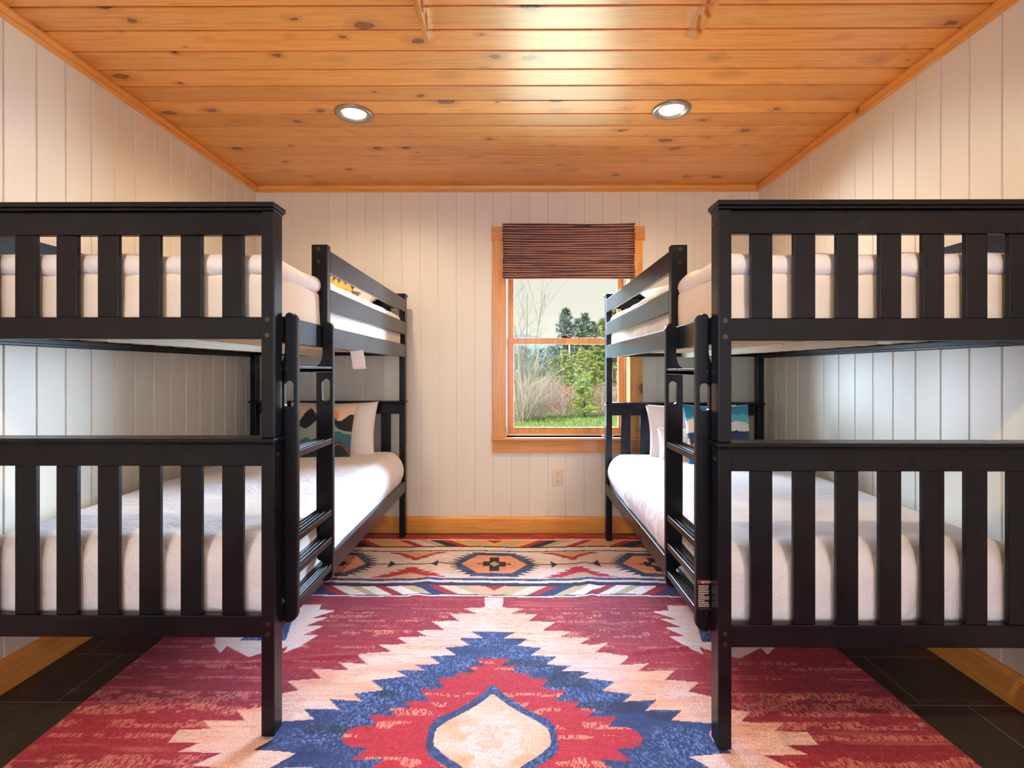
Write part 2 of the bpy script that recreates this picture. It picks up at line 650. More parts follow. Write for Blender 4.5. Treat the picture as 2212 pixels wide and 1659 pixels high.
crown = [(0, 0), (0.018, 0), (0.020, -0.010), (0.017, -0.030), (0.019, -0.046), (0, -0.050)]
strip('trim_1', crown, YR, YB, lambda p, q, a: (XL + p, a, ZC + q), M['trim_y'])
strip('trim_2', crown, YR, YB, lambda p, q, a: (XR - p, a, ZC + q), M['trim_y'])
strip('trim_3', crown, XL + 0.02, XR - 0.02, lambda p, q, a: (a, YB - p, ZC + q), M['trim_x'])
base = [(0, 0.0), (0.016, 0.0), (0.016, 0.105), (0.012, 0.108), (0.012, 0.112), (0.009, 0.118), (0.004, 0.122), (0, 0.122)]
strip('baseboard_left', base, YR, YB, lambda p, q, a: (XL + p, a, q), M['trim_y'])
strip('baseboard_right', base, YR, YB, lambda p, q, a: (XR - p, a, q), M['trim_y'])
strip('baseboard_back', base, XL + 0.016, XR - 0.016, lambda p, q, a: (a, YB - p, q), M['trim_x'])

# ------------------------------------------------------------------ window
win = bpy.data.objects.new('window_1', None)
COL.objects.link(win)
win.location = (0.38, YB, WZ0)
win['kind'] = 'structure'
win['label'] = 'double-hung pine window in the back wall between the bunk beds'
WO = tuple(win.location)


def wpart(mb_, name, mat, bevel=0.0015):
    return mb_.build(name, mat, win, WO, bevel)


# casing on the wall
wpart(MB().box(-0.158, -0.060, YB - 0.019, YB, 0.66, 2.096), 'side_casing', M['trim_z'])
wpart(MB().box(0.824, 0.916, YB - 0.019, YB, 0.66, 2.096), 'side_casing', M['trim_z'])
wpart(MB().box(-0.166, 0.931, YB - 0.024, YB, 2.096, 2.192), 'head_casing', M['trim_x'])
wpart(MB().box(-0.168, 0.930, YB - 0.045, YB + 0.10, 0.660, 0.6795), 'stool', M['trim_x'], 0.004)
wpart(MB().box(-0.158, 0.918, YB - 0.018, YB, 0.570, 0.660), 'apron', M['trim_x'])
# jambs
wpart(MB().box(WX0 - 0.015, WX0 + 0.002, YB - 0.002, YB + 0.20, WZ0, WZ1), 'jamb', M['trim_z'])
wpart(MB().box(WX1 - 0.002, WX1 + 0.015, YB - 0.002, YB + 0.20, WZ0, WZ1), 'jamb', M['trim_z'])
wpart(MB().box(WX0, WX1, YB, YB + 0.20, WZ1 - 0.006, WZ1 + 0.01), 'head_jamb', M['trim_x'])
whitev = simple('white_vinyl_track', srgb(232, 226, 220), 0.4)
wpart(MB().box(WX0, WX1, YB + 0.10, YB + 0.24, 0.640, 0.690), 'sill', whitev)
wpart(MB().box(WX0, WX0 + 0.010, YB + 0.125, YB + 0.20, 0.69, WZ1 - 0.006), 'sash_track', whitev)
wpart(MB().box(WX1 - 0.010, WX1, YB + 0.125, YB + 0.20, 0.69, WZ1 - 0.006), 'sash_track', whitev)


def sash(y0, y1, x0, x1, z0, z1, wl, wb_, wt, name):
    s = MB()
    s.box(x0, x0 + wl, y0, y1, z0, z1)
    s.box(x1 - wl, x1, y0, y1, z0, z1)
    s.box(x0 + wl, x1 - wl, y0, y1, z0, z0 + wb_)
    s.box(x0 + wl, x1 - wl, y0, y1, z1 - wt, z1)
    fr = wpart(s, name, M['trim_z'])
    g = MB().box(x0 + wl - 0.004, x1 - wl + 0.004, (y0 + y1) / 2 - 0.002, (y0 + y1) / 2 + 0.002, z0 + wb_ - 0.004, z1 - wt + 0.004)
    go = g.build('pane', M['glass'], fr, WO)
    return fr


lo = sash(YB + 0.130, YB + 0.162, WX0 + 0.010, WX1 - 0.010, 0.6905, 1.404, 0.042, 0.046, 0.048, 'lower_sash')
up = sash(YB + 0.165, YB + 0.197, WX0 + 0.010, WX1 - 0.010, 1.358, WZ1 - 0.008, 0.042, 0.046, 0.046, 'upper_sash')
lk = MB().box(0.350, 0.420, YB + 0.128, YB + 0.150, 1.404, 1.412)
lk.disc((0.385, YB + 0.139, 1.412), (0, 0, 1), 0.014, 0.008)
lk.box(0.345, 0.392, YB + 0.124, YB + 0.136, 1.412, 1.421)
lk.build('sash_lock', M['lead'], lo, WO, 0.001)

win.location.z += 0.01

# ------------------------------------------------------------------ woven shade
def woven_shade():
    m, nt, bs = new_mat('dark_woven_reed')
    n = noise_tex(nt, mapping(nt, (6, 60, 200)), 2.0, 3)
    c = ramp(nt, n, [(0.35, srgb(62, 38, 44)), (0.65, srgb(112, 74, 80))])
    nt.links.new(c, bs.inputs['Base Color'])
    bs.inputs['Roughness'].default_value = 0.45
    light = simple('light_reed', srgb(238, 172, 130), 0.6)
    root = thing('window_shade', 'dark woven reed shade rolled halfway down over the window', 'blind', (0.38, YB - 0.03, 2.2))
    o = tuple(root.location)
    rnd = random.Random(5)
    x0, x1 = -0.086, 0.852
    reeds = MB()
    z = 2.206
    k = 0
    nrow = 92
    for i in range(nrow):
        zz = 2.206 - i * (2.206 - 1.812) / (nrow - 1)
        fold = math.sin(i * 0.55) * 0.004 + (0.006 if i > 60 else 0) + (0.010 if i > 84 else 0)
        reeds.cur = 1 if (i % 4 == 3) else 0
        e0, e1 = rnd.uniform(-0.008, 0.004), rnd.uniform(-0.008, 0.006)
        pts = []
        amp = 0.0018 * rnd.uniform(0.5, 1.6)
        ph = rnd.uniform(0, 6)
        for j in range(17):
            t = j / 16
            x = x0 - e0 + (x1 + e1 - x0 + e0) * t
            sag = -0.006 * math.sin(PI * t) * (1 if i < 40 else 0.3) * 0.9
            pts.append((x, YB - 0.045 - fold - 0.002 * math.sin(3 * t + i * .3), zz + sag + amp * math.sin(ph + t * 7)))
        rad = 0.0024 if reeds.cur == 1 else 0.0025
        reeds.tube(pts, rad, 5)
    reeds.build('reed_panel', [m, light], root, o, smooth=True)
    # backing cloth just behind the reeds
    bk = MB()
    bk.box(x0 + 0.002, x1 - 0.002, YB - 0.040, YB - 0.0375, 1.815, 2.204)
    bk.build('backing', m, root, o)
    for cx in (0.05, 0.72):
        c = MB()
        pts = [(cx, YB - 0.0545 - 0.004 * (1 if q > 6 else 0), 2.19 - q * 0.037) for q in range(11)]
        c.tube(pts, 0.0014, 5)
        c.build('lift_cord', m, root, o)
    hr = MB().box(x0 + 0.005, x1 - 0.005, YB - 0.0365, YB - 0.0255, 2.165, 2.2)
    hr.build('head_rail', m, root, o)
    return root


woven_shade().location.z += 0.01

# outlet
ot = thing('wall_outlet', 'almond duplex wall outlet below the window', 'outlet', (0.307, YB, 0.399))
oo = tuple(ot.location)
MB().box(0.268, 0.346, YB - 0.006, YB, 0.338, 0.460).build('cover_plate', M['plastic'], ot, oo, 0.003)
for zc in (0.427, 0.371):
    s = MB()
    s.prism([(0.307 + 0.017 * math.cos(a) * 1.0, zc + max(-0.0135, min(0.0135, 0.017 * math.sin(a)))) for a in [2 * PI * i / 24 for i in range(24)]],
            YB - 0.008, YB - 0.006, lambda p, q, a: (p, a, q))
    so = s.build('receptacle', M['plastic'], ot, oo)
    h = MB()
    h.box(0.299, 0.3012, YB - 0.0088, YB - 0.008, zc - 0.002, zc + 0.008)
    h.box(0.313, 0.3152, YB - 0.0088, YB - 0.008, zc - 0.001, zc + 0.007)
    h.disc((0.307, YB - 0.008, zc - 0.008), (0, -1, 0), 0.0026, 0.0008, 12)
    h.build('contact_slots', M['slot'], so, oo)
MB().disc((0.307, YB - 0.006, 0.399), (0, -1, 0), 0.003, 0.0012, 12).build('screw', M['nickel'], ot, oo)


# ------------------------------------------------------------------ recessed lights
def can_light(x, y, label, energy, color=(1.0, 0.80, 0.57)):
    root = thing('recessed_light', label, 'ceiling light', (x, y, ZC), 'recessed lights in the ceiling')
    o = (x, y, ZC)
    prof = [(0.097, 0.0), (0.098, -0.004), (0.093, -0.010), (0.080, -0.012), (0.066, -0.006), (0.058, 0.002), (0.056, 0.004)]
    n = 40
    r = MB()
    vs_, fs_ = [], []
    for (rr, zz) in prof:
        vs_ += [(x + rr * math.cos(2 * PI * i / n), y + rr * math.sin(2 * PI * i / n), ZC + zz) for i in range(n)]
    for k in range(len(prof) - 1):
        for i in range(n):
            j = (i + 1) % n
            fs_.append((k * n + i, k * n + j, (k + 1) * n + j, (k + 1) * n + i))
    r.add(vs_, fs_)
    r.build('trim_ring', M['nickel'], root, o, smooth=True)
    MB().disc((x, y, ZC + 0.001), (0, 0, -1), 0.0585, 0.002, 32).build('lens', M['lens'], root, o)
    l = add_light('can_lamp', 'SPOT', (x, y, ZC - 0.016), (0, 0, 0), energy, color,
                  spot_size=math.radians(165), spot_blend=0.6, shadow_soft_size=0.05)
    l.parent = root
    l.location = (0, 0, -0.016)
    return root


CAN_E = 50
can_light(-0.834, 2.66, 'lit recessed ceiling light above the left bunk bed', CAN_E)
can_light(0.800, 2.63, 'lit recessed ceiling light above the right bunk bed', CAN_E)
can_light(-0.834, 0.45, 'recessed ceiling light behind the viewer, towards the left wall', CAN_E * 1.6, (1.0, 0.74, 0.46))
can_light(0.800, 0.45, 'recessed ceiling light behind the viewer, towards the right wall', CAN_E * 1.6, (1.0, 0.74, 0.46))
can_light(0.0, -1.5, 'recessed ceiling light at the rear of the room', CAN_E)


# ------------------------------------------------------------------ rod racks on the ceiling
def rod_rack(x, open_slots, label):
    root = thing('ceiling_rack', label, 'rack', (x, 1.4, ZC), 'wooden racks on the ceiling')
    o = tuple(root.location)
    zt, zb = ZC, ZC - 0.095
    th = 0.018
    y_end_t, y_end_b = 2.04, 1.935
    s = MB()
    fn = lambda p, q, a: (a, p, q)
    y_a = 0.60
    holes = [y_end_b - 0.058 - 0.086 * k for k in range(14)]
    r = 0.027
    zc = zb + 0.044 if not open_slots else zb + 0.032
    # outline walk: cells between holes, each cell a plate with a hole
    edges = [y_end_b - 0.015 - 0.086 * k for k in range(15)]
    n = 24
    s.prism([(edges[0], zb), (y_end_b - 0.006, zb), (y_end_b + 0.004, zb + 0.01), (y_end_t, zt - 0.008), (y_end_t - 0.01, zt), (edges[0], zt)], x - th / 2, x + th / 2, fn)
    for k in range(14):
        y1, y0 = edges[k], edges[k + 1]
        cy = (y0 + y1) / 2
        if not open_slots:
            outer, inner = [], []
            for i in range(n):
                a = 2 * PI * i / n + PI / 4
                cx_, cz_ = math.cos(a), math.sin(a)
                m_ = max(abs(cx_), abs(cz_))
                hw, ht, hb = (y1 - y0) / 2, zt - zc, zc - zb
                ox_ = cx_ / m_ * hw
                oz_ = cz_ / m_ * (ht if cz_ > 0 else hb)
                outer.append((cy + ox_, zc + oz_))
                inner.append((cy + r * cx_, zc + r * cz_))
            s.ring_prism(outer, inner, x - th / 2, x + th / 2, fn)
        else:
            pts = [(y0, zt), (y0, zb), (cy - 0.013, zb)]
            for i in range(13):
                a = -PI / 2 - 0.5 - (2 * PI - 1.0) * i / 12
                pts.append((cy + r * math.cos(a), zc + r * math.sin(a)))
            pts += [(cy + 0.013, zb), (y1, zb), (y1, zt)]
            s.prism(pts, x - th / 2, x + th / 2, fn)
    s.build('board', M['trim_y'], root, o)


rod_rack(-0.333, False, 'pine rack with round holes fixed to the ceiling on the left')
rod_rack(0.680, True, 'pine rack with open hook slots fixed to the ceiling on the right')


# ------------------------------------------------------------------ bunk beds
BW, BL = 1.07, 1.98


def bunk(side, xin, y0, z0, label):
    """side -1 = left bed, +1 = right bed; xin = |x| of the inner face"""
    root = thing('bunk_bed', label, 'bunk bed', (side * (xin + BW / 2), y0 + BL / 2, 0), 'pair of dark bunk beds')
    o = tuple(root.location)
    D = M['dark']

    def P(u, v, z):
        return (side * (xin + u), y0 + v, z0 + z)

    def bx(mb_, u0, u1, v0, v1, za, zb):
        a, b = P(u0, v0, za), P(u1, v1, zb)
        return mb_.box(a[0], b[0], a[1], b[1], a[2], b[2])

    def part(mb_, name, mat=D, parent=None, bevel=0.003, **kw):
        return mb_.build(name, mat, parent or root, o, bevel, **kw)

    def bolt(parent, u, v, z, axis, r=0.0085):
        b = MB()
        c = P(u, v, z)
        ax = Vector((axis[0] * side, axis[1], 0))
        b.disc(c, ax, r, 0.0016, 20, r * 0.9)
        b.disc(Vector(c) + ax * 0.0016, ax, r * 0.45, 0.0012, 10, r * 0.3)
        b.build('bolt', M['bolt'], parent, o)

    PW, PD = 0.041, 0.058
    # posts (lower and upper) at the four corners
    for (u0, u1) in ((0, PW), (BW - PW, BW)):
        for (v0, v1) in ((0, PD), (BL - PD, BL)):
            inner = u0 == 0
            zb = 0.0 if inner else -z0
            p = part(bx(MB(), u0, u1, v0, v1, zb + 0.004, 0.922), 'lower_post')
            part(bx(MB(), u0 + 0.004, u1 - 0.004, v0 + 0.006, v1 - 0.006, zb, zb + 0.004), 'foot_pad', M['rubber'], p, 0.001)
            q = part(bx(MB(), u0, u1, v0, v1, 0.9407, 1.654), 'upper_post')
            if v0 == 0:
                um = (u0 + u1) / 2
                bolt(p, um, 0, 0.358, (0, -1))
                bolt(p, um, 0, 0.325, (0, -1))
                bolt(q, um, 0, 1.313, (0, -1))
                bolt(q, um, 0, 1.264, (0, -1))
                if inner:
                    bolt(q, 0, 0.030, 1.618, (-1, 0))
                    bolt(p, 0, 0.030, 0.887, (-1, 0))
    # end panels
    for end in (0, 1):
        def V(a):
            return a if end == 0 else BL - a
        for lvl, (zt0, zt1, zb0, zb1) in (('upper', (1.581, 1.654, 1.253, 1.322)), ('lower', (0.851, 0.922, 0.310, 0.379))):
            nm = 'footboard' if end == 0 else 'headboard'
            r = MB()
            bx(r, PW, BW - PW, V(0.010), V(0.036), zt0, zt1)
            bx(r, PW, BW - PW, V(0.010), V(0.036), zb0, zb1)
            r_o = part(r, nm)
            gap = (BW - 2 * PW - 7 * 0.0665) / 8
            for k in range(7):
                u = PW + gap + k * (0.0665 + gap)
                part(bx(MB(), u, u + 0.0665, V(0.015), V(0.031), zb1, zt0), 'slat', D, r_o, 0.002)
            c = MB()
            zc0, zc1 = (1.654, 1.679) if lvl == 'upper' else (0.922, 0.9407)
            zm = zc0 + 0.009 if lvl == 'upper' else zc0 + 0.006
            bx(c, -0.001, BW + 0.001, V(-0.006), V(0.066), zc0, zm)
            bx(c, -0.005, BW + 0.005, V(-0.013), V(0.073), zm, zc1)
            part(c, 'cap_rail', D, r_o, 0.0025)
    # side rails
    for (u0, u1) in ((0.0005, 0.0225), (BW - 0.0225, BW - 0.0005)):
        part(bx(MB(), u0, u1, PD, BL - PD, 1.243, 1.330), 'side_rail')
        part(bx(MB(), u0, u1, PD, BL - PD, 0.315, 0.392), 'side_rail')
    # cleats
    for (u0, u1) in ((0.0225, 0.044), (BW - 0.044, BW - 0.0225)):
        part(bx(MB(), u0, u1, PD + 0.02, BL - PD - 0.02, 1.252, 1.274), 'cleat')
        part(bx(MB(), u0, u1, PD + 0.02, BL - PD - 0.02, 0.322, 0.344), 'cleat')
    # guard rails
    GP = 0.470 if side > 0 else 0.456
    gp = part(bx(MB(), 0.0, 0.064, GP, GP + 0.037, 1.330, 1.660), 'guard_post')
    for z in (1.6416, 1.590, 1.480, 1.427):
        bolt(gp, 0.034, GP, z, (0, -1))
    for z in ((1.397, 1.484), (1.553, 1.641)):
        part(bx(MB(), 0.0005, 0.0205, GP + 0.037, BL - PD, *z), 'guard_rail')
        part(bx(MB(), BW - 0.0205, BW - 0.0005, PD, BL - PD, *z), 'guard_rail')
    # pine supports
    part(bx(MB(), BW / 2 - 0.022, BW / 2 + 0.022, 0.04, BL - 0.04, 1.245, 1.275), 'center_beam', M['beam'], bevel=0.001)
    for k in range(13):
        v = 0.075 + k * 0.145
        part(bx(MB(), 0.024, BW - 0.024, v, v + 0.066, 1.275, 1.290), 'support_slat', M['raw_pine'], bevel=0.001)
        part(bx(MB(), 0.024, BW - 0.024, v, v + 0.066, 0.345, 0.360), 'support_slat', M['raw_pine'], bevel=0.001)

    # ladder
    uo = -0.043

    def stile_outline():
        pts = []
        # go round counter-clockwise in (u, z), outer edge at uo
        ui = 0.023
        pts += [(-0.002, 0.328), (-0.002, 0.398), (0.004, 0.406), (ui - 0.006, 0.412), (ui, 0.425)]
        pts += [(ui, 1.165)]
        # hook curve up to the siderail
        for i in range(9):
            a = i / 8 * PI / 2
            pts.append((ui - 0.004 - (ui + 0.001) * math.sin(a) * 0.85, 1.176 + 0.052 * (1 - math.cos(a))))
        pts += [(-0.0015, 1.236), (-0.0015, 1.325), (-0.008, 1.338), (-0.016, 1.343)]
        for i in range(7):
            a = i / 6 * PI / 2
            pts.append((uo + 0.024 - 0.024 * math.sin(a), 1.315 + 0.028 * math.cos(a)))
        for i in range(7):
            a = i / 6 * PI / 2
            pts.append((uo + 0.030 - 0.030 * math.cos(a), 0.358 - 0.030 * math.sin(a)))
        return pts

    lad = part(bx(MB(), uo + 0.003, 0.019, 0.0925, 0.3985, 1.147, 1.160), 'ladder', bevel=0.001)
    zs0, zs1, us, ur = 1.030, 1.120, -0.015, 0.0155
    for (v0, v1) in ((0.070, 0.092), (0.399, 0.421)):
        out = stile_outline()
        inner = [(us + ur * math.cos(a), (zs1 - ur if math.sin(a) >= 0 else zs0 + ur) + ur * math.sin(a)) for a in [2 * PI * i / 24 for i in range(24)]]
        s = MB()
        # lower body, ring cell round the slot, upper body
        zc0, zc1 = zs0 - 0.02, zs1 + 0.02
        ring_out = []
        for (iu, iz) in inner:
            cz = (zs0 + zs1) / 2
            du, dz = iu - us, iz - cz
            kx = (0.023 - us) / du if du > 1e-6 else ((uo - us) / du if du < -1e-6 else 1e9)
            kz = (zc1 - cz) / dz if dz > 1e-6 else ((zc0 - cz) / dz if dz < -1e-6 else 1e9)
            k = min(kx, kz)
            ring_out.append((us + du * k, cz + dz * k))
        # force the four corners
        for (cu, cz_) in ((0.023, zc1), (uo, zc1), (uo, zc0), (0.023, zc0)):
            j = min(range(24), key=lambda i: (ring_out[i][0] - cu) ** 2 + (ring_out[i][1] - cz_) ** 2)
            ring_out[j] = (cu, cz_)
        fn = lambda p, q, a: P(p, a, q)
        low = [p for p in out if p[1] <= zc0 and p[1] < 1.0]
        i_low = [p for p in out if p[1] < zc0]
        right_low = [(-0.002, 0.328), (-0.002, 0.398), (0.004, 0.406), (0.017, 0.412), (0.023, 0.425), (0.023, zc0)]
        left_low = [(uo, zc0)] + [(uo + 0.030 - 0.030 * math.cos(i / 6 * PI / 2), 0.358 - 0.030 * math.sin(i / 6 * PI / 2)) for i in range(7)]
        s.prism(right_low + left_low, v0, v1, fn)
        s.ring_prism(ring_out, inner, v0, v1, fn)
        top = [(0.023, zc1)] + [p for p in out if p[1] > zc1 and p[0] >= -0.02 and p[1] > 1.16][0:0]
        top = [(0.023, zc1), (0.023, 1.165)]
        for i in range(9):
            a = i / 8 * PI / 2
            top.append((0.023 - 0.0245 * math.sin(a), 1.172 + 0.055 * (1 - math.cos(a))))
        top += [(-0.0015, 1.236), (-0.0015, 1.330), (-0.006, 1.339), (-0.013, 1.343)]
        for i in range(8):
            a = i / 7 * PI / 2
            top.append((uo + 0.026 - 0.026 * math.sin(a), 1.315 + 0.028 * math.cos(a)))
        top.append((uo, zc1))
        s.prism(top, v0, v1, fn)
        st = part(s, 'stile', D, lad, 0.0)
        # merge doubles so the three sections read as one board, then round edges
        bm = bmesh.new()
        bm.from_mesh(st.data)
        bmesh.ops.remove_doubles(bm, verts=bm.verts, dist=0.0002)
        # remove internal faces
        bad = [f for f in bm.faces if abs(f.normal.z) > 0.99 and (abs(f.calc_center_median().z + o[2] - (zc0 + z0)) < 0.0005 or abs(f.calc_center_median().z + o[2] - (zc1 + z0)) < 0.0005)]
        bmesh.ops.delete(bm, geom=bad, context='FACES_ONLY')
        bmesh.ops.recalc_face_normals(bm, faces=bm.faces)
        bm.to_mesh(st.data)
        bm.free()
        b = st.modifiers.new('edge', 'BEVEL')
        b.width, b.segments, b.limit_method, b.angle_limit = 0.003, 2, 'ANGLE', math.radians(50)
        if v0 < 0.1:
            for z in (1.158, 0.60, 0.385):
                bolt(st, -0.008, v0, z, (0, -1), 0.005)
    for i, z in enumerate((1.168, 0.889, 0.610, 0.503, 0.397)):
        ui = 0.020 if i < 4 else -0.0025
        ul = uo + 0.003
        pts = [(ul, z - 0.022), (ui, z - 0.022), (ui, z)]
        for g in (0.75, 0.5, 0.25):
            c = ul + (ui - ul) * g
            pts += [(c + 0.0028, z), (c + 0.0012, z - 0.0025), (c - 0.0012, z - 0.0025), (c - 0.0028, z)]
        pts += [(ul + 0.003, z), (ul + 0.0008, z - 0.0009), (ul, z - 0.003)]
        r = MB()
        r.prism(pts, 0.092, 0.399, lambda p, q, a: P(p, a, q))
        part(r, 'rung', D, lad, 0.0006)
    return root, P, o, lad


M['beam'] = pine_mat('stamped_pine_beam', 1, srgb(214, 214, 196), srgb(204, 202, 182), srgb(150, 160, 130), rough=0.6, coat=0.0, knots=0.3)
RB, RP, RO, RLAD = bunk(1, 0.621, 1.570, 0.012, 'dark espresso wooden bunk bed along the right wall beside the window')
LB, LP, LO, LLAD = bunk(-1, 0.7546, 1.605, 0.020, 'dark espresso wooden bunk bed along the left wall, away from the window')


# warning label on the right ladder's front stile
def warning_label():
    lb = MB()
    y = 1.570 + 0.070
    x0, x1 = 0.621 - 0.039, 0.621 - 0.0
    z1, z0 = 0.505, 0.410
    lb.cur = 0
    lb.box(x0, x1, y - 0.0006, y, z0, z1)
    lb.cur = 1
    lb.box(x0, x1, y - 0.0008, y - 0.0006, z1 - 0.011, z1)
    lb.cur = 2
    rnd = random.Random(3)
    for i in range(12):
        zz = z1 - 0.019 - i * 0.0058
        x = x0 + 0.003
        end = x1 - 0.002 - (0.014 if i in (5, 8) else 0)
        while x < end - 0.002:
            w = min(rnd.uniform(0.0015, 0.0045), end - x)
            lb.box(x, x + w, y - 0.0009, y - 0.0006, zz - 0.0012, zz + 0.0012)
            x += w + 0.0009
    # triangle
    tx, tz = x0 + 0.0165, z1 - 0.009
    lb.prism([(tx - 0.0035, tz), (tx + 0.0035, tz), (tx, tz + 0.0068)], y - 0.0011, y - 0.0008, lambda p, q, a: (p, a, q))
    # lettering
    cu = bpy.data.curves.new('lettering', 'FONT')
    cu.body = 'WARNING'
    cu.size = 0.0085
    cu.extrude = 0.0001
    to = bpy.data.objects.new('lettering', cu)
    COL.objects.link(to)
    bpy.context.view_layer.update()
    dg = bpy.context.evaluated_depsgraph_get()
    tm = bpy.data.meshes.new_from_object(to.evaluated_get(dg))
    vs_ = [(x0 + 0.0215 + v.co.x, y - 0.0009 - v.co.z, z1 - 0.0088 + v.co.y) for v in tm.vertices]
    lb.add(vs_, [tuple(p.vertices) for p in tm.polygons])
    bpy.data.objects.remove(to)
    brown = simple('label_brown', srgb(120, 60, 34), 0.5)
    blk = simple('label_black', srgb(30, 22, 22), 0.5)
    wht = simple('label_ink', srgb(226, 200, 180), 0.5)
    lo_ = lb.build('warning_label', [blk, brown, wht], RLAD, RO)
    lo_['label'] = 'black warning sticker with a brown header'


warning_label()


# ------------------------------------------------------------------ bedding
def soft_box(x0, x1, y0, y1, z0, z1, r, step=0.025, amp=0.006, freq=5.0, seed=0, rz=None, dome=0.0, rb=None):
    """rounded, softly wrinkled slab as a single closed mesh"""
    nx = max(4, int((x1 - x0) / step)); ny = max(4, int((y1 - y0) / step)); nz = max(4, int((z1 - z0) / step))
    bm = bmesh.new()
    idx = {}

    def vert(i, j, k):
        key = (i, j, k)
        if key not in idx:
            idx[key] = bm.verts.new((x0 + (x1 - x0) * i / nx, y0 + (y1 - y0) * j / ny, z0 + (z1 - z0) * k / nz))
        return idx[key]
    for i in range(nx):
        for j in range(ny):
            for k in (0, nz):
                bm.faces.new([vert(i, j, k), vert(i + 1, j, k), vert(i + 1, j + 1, k), vert(i, j + 1, k)])
    for i in range(nx):
        for k in range(nz):
            for j in (0, ny):
                bm.faces.new([vert(i, j, k), vert(i + 1, j, k), vert(i + 1, j, k + 1), vert(i, j, k + 1)])
    for j in range(ny):
        for k in range(nz):
            for i in (0, nx):
                bm.faces.new([vert(i, j, k), vert(i, j + 1, k), vert(i, j + 1, k + 1), vert(i, j, k + 1)])
    bmesh.ops.recalc_face_normals(bm, faces=bm.faces)
    rz = rz or r
    for v in bm.verts:
        rr = Vector((r, r, rz))
        if rb:
            k = min(1.0, max(0.0, (v.co.z - z0) / (z1 - z0) * 1.6 - 0.1))
            rr = Vector((rb, rb, rb)).lerp(rr, k)
        lo_ = Vector((x0, y0, z0)) + rr
        hi_ = Vector((x1, y1, z1)) - rr
        c = Vector([min(max(v.co[a], lo_[a]), hi_[a]) for a in range(3)])
        d = v.co - c
        dn = Vector([d[a] / rr[a] for a in range(3)])
        if dn.length > 1e-6:
            m_ = max(abs(dn[a]) for a in range(3))
            dn = dn.normalized() * m_
            v.co = c + Vector([dn[a] * rr[a] for a in range(3)])
    if dome:
        for v in bm.verts:
            fx = 1 - ((v.co.x - (x0 + x1) / 2) / ((x1 - x0) / 2)) ** 2
            fy = 1 - ((v.co.y - (y0 + y1) / 2) / ((y1 - y0) / 2)) ** 4
            if v.co.z > (z0 + z1) / 2:
                v.co.z += dome * max(fx, 0) * max(fy, 0)
    bm.normal_update()
    sv = Vector((seed * 3.1, seed * 1.7, seed * 0.9))
    for v in bm.verts:
        p = v.co
        n = mnoise.noise(p * freq + sv)
        # draped folds on the sides: vertical creases; top: gentle
        side_w = 1 - abs(v.normal.z)
        crease = mnoise.noise(Vector((p.x * 14, p.y * 14, p.z * 3)) + sv)
        low = max(0.0, 1 - (p.z - z0) / max(0.001, (z1 - z0)) * 1.6)
        v.co += v.normal * (amp * n + amp * 1.1 * side_w * crease * (0.35 + low))
    return bm


def bm_obj(bm, name, mat, origin, parent=None):
    me = bpy.data.meshes.new(name)
    for v in bm.verts:
        v.co -= Vector(origin)
    bmesh.ops.recalc_face_normals(bm, faces=bm.faces)
    bm.to_mesh(me)
    bm.free()
    me.materials.append(mat)
    me.polygons.foreach_set('use_smooth', [True] * len(me.polygons))
    o = bpy.data.objects.new(name, me)
    COL.objects.link(o)
    if parent is None:
        o.location = origin
    else:
        o.parent = parent
    return o


def span(Pf, u0, u1):
    a, b = Pf(u0, 0, 0)[0], Pf(u1, 0, 0)[0]
    return min(a, b), max(a, b)


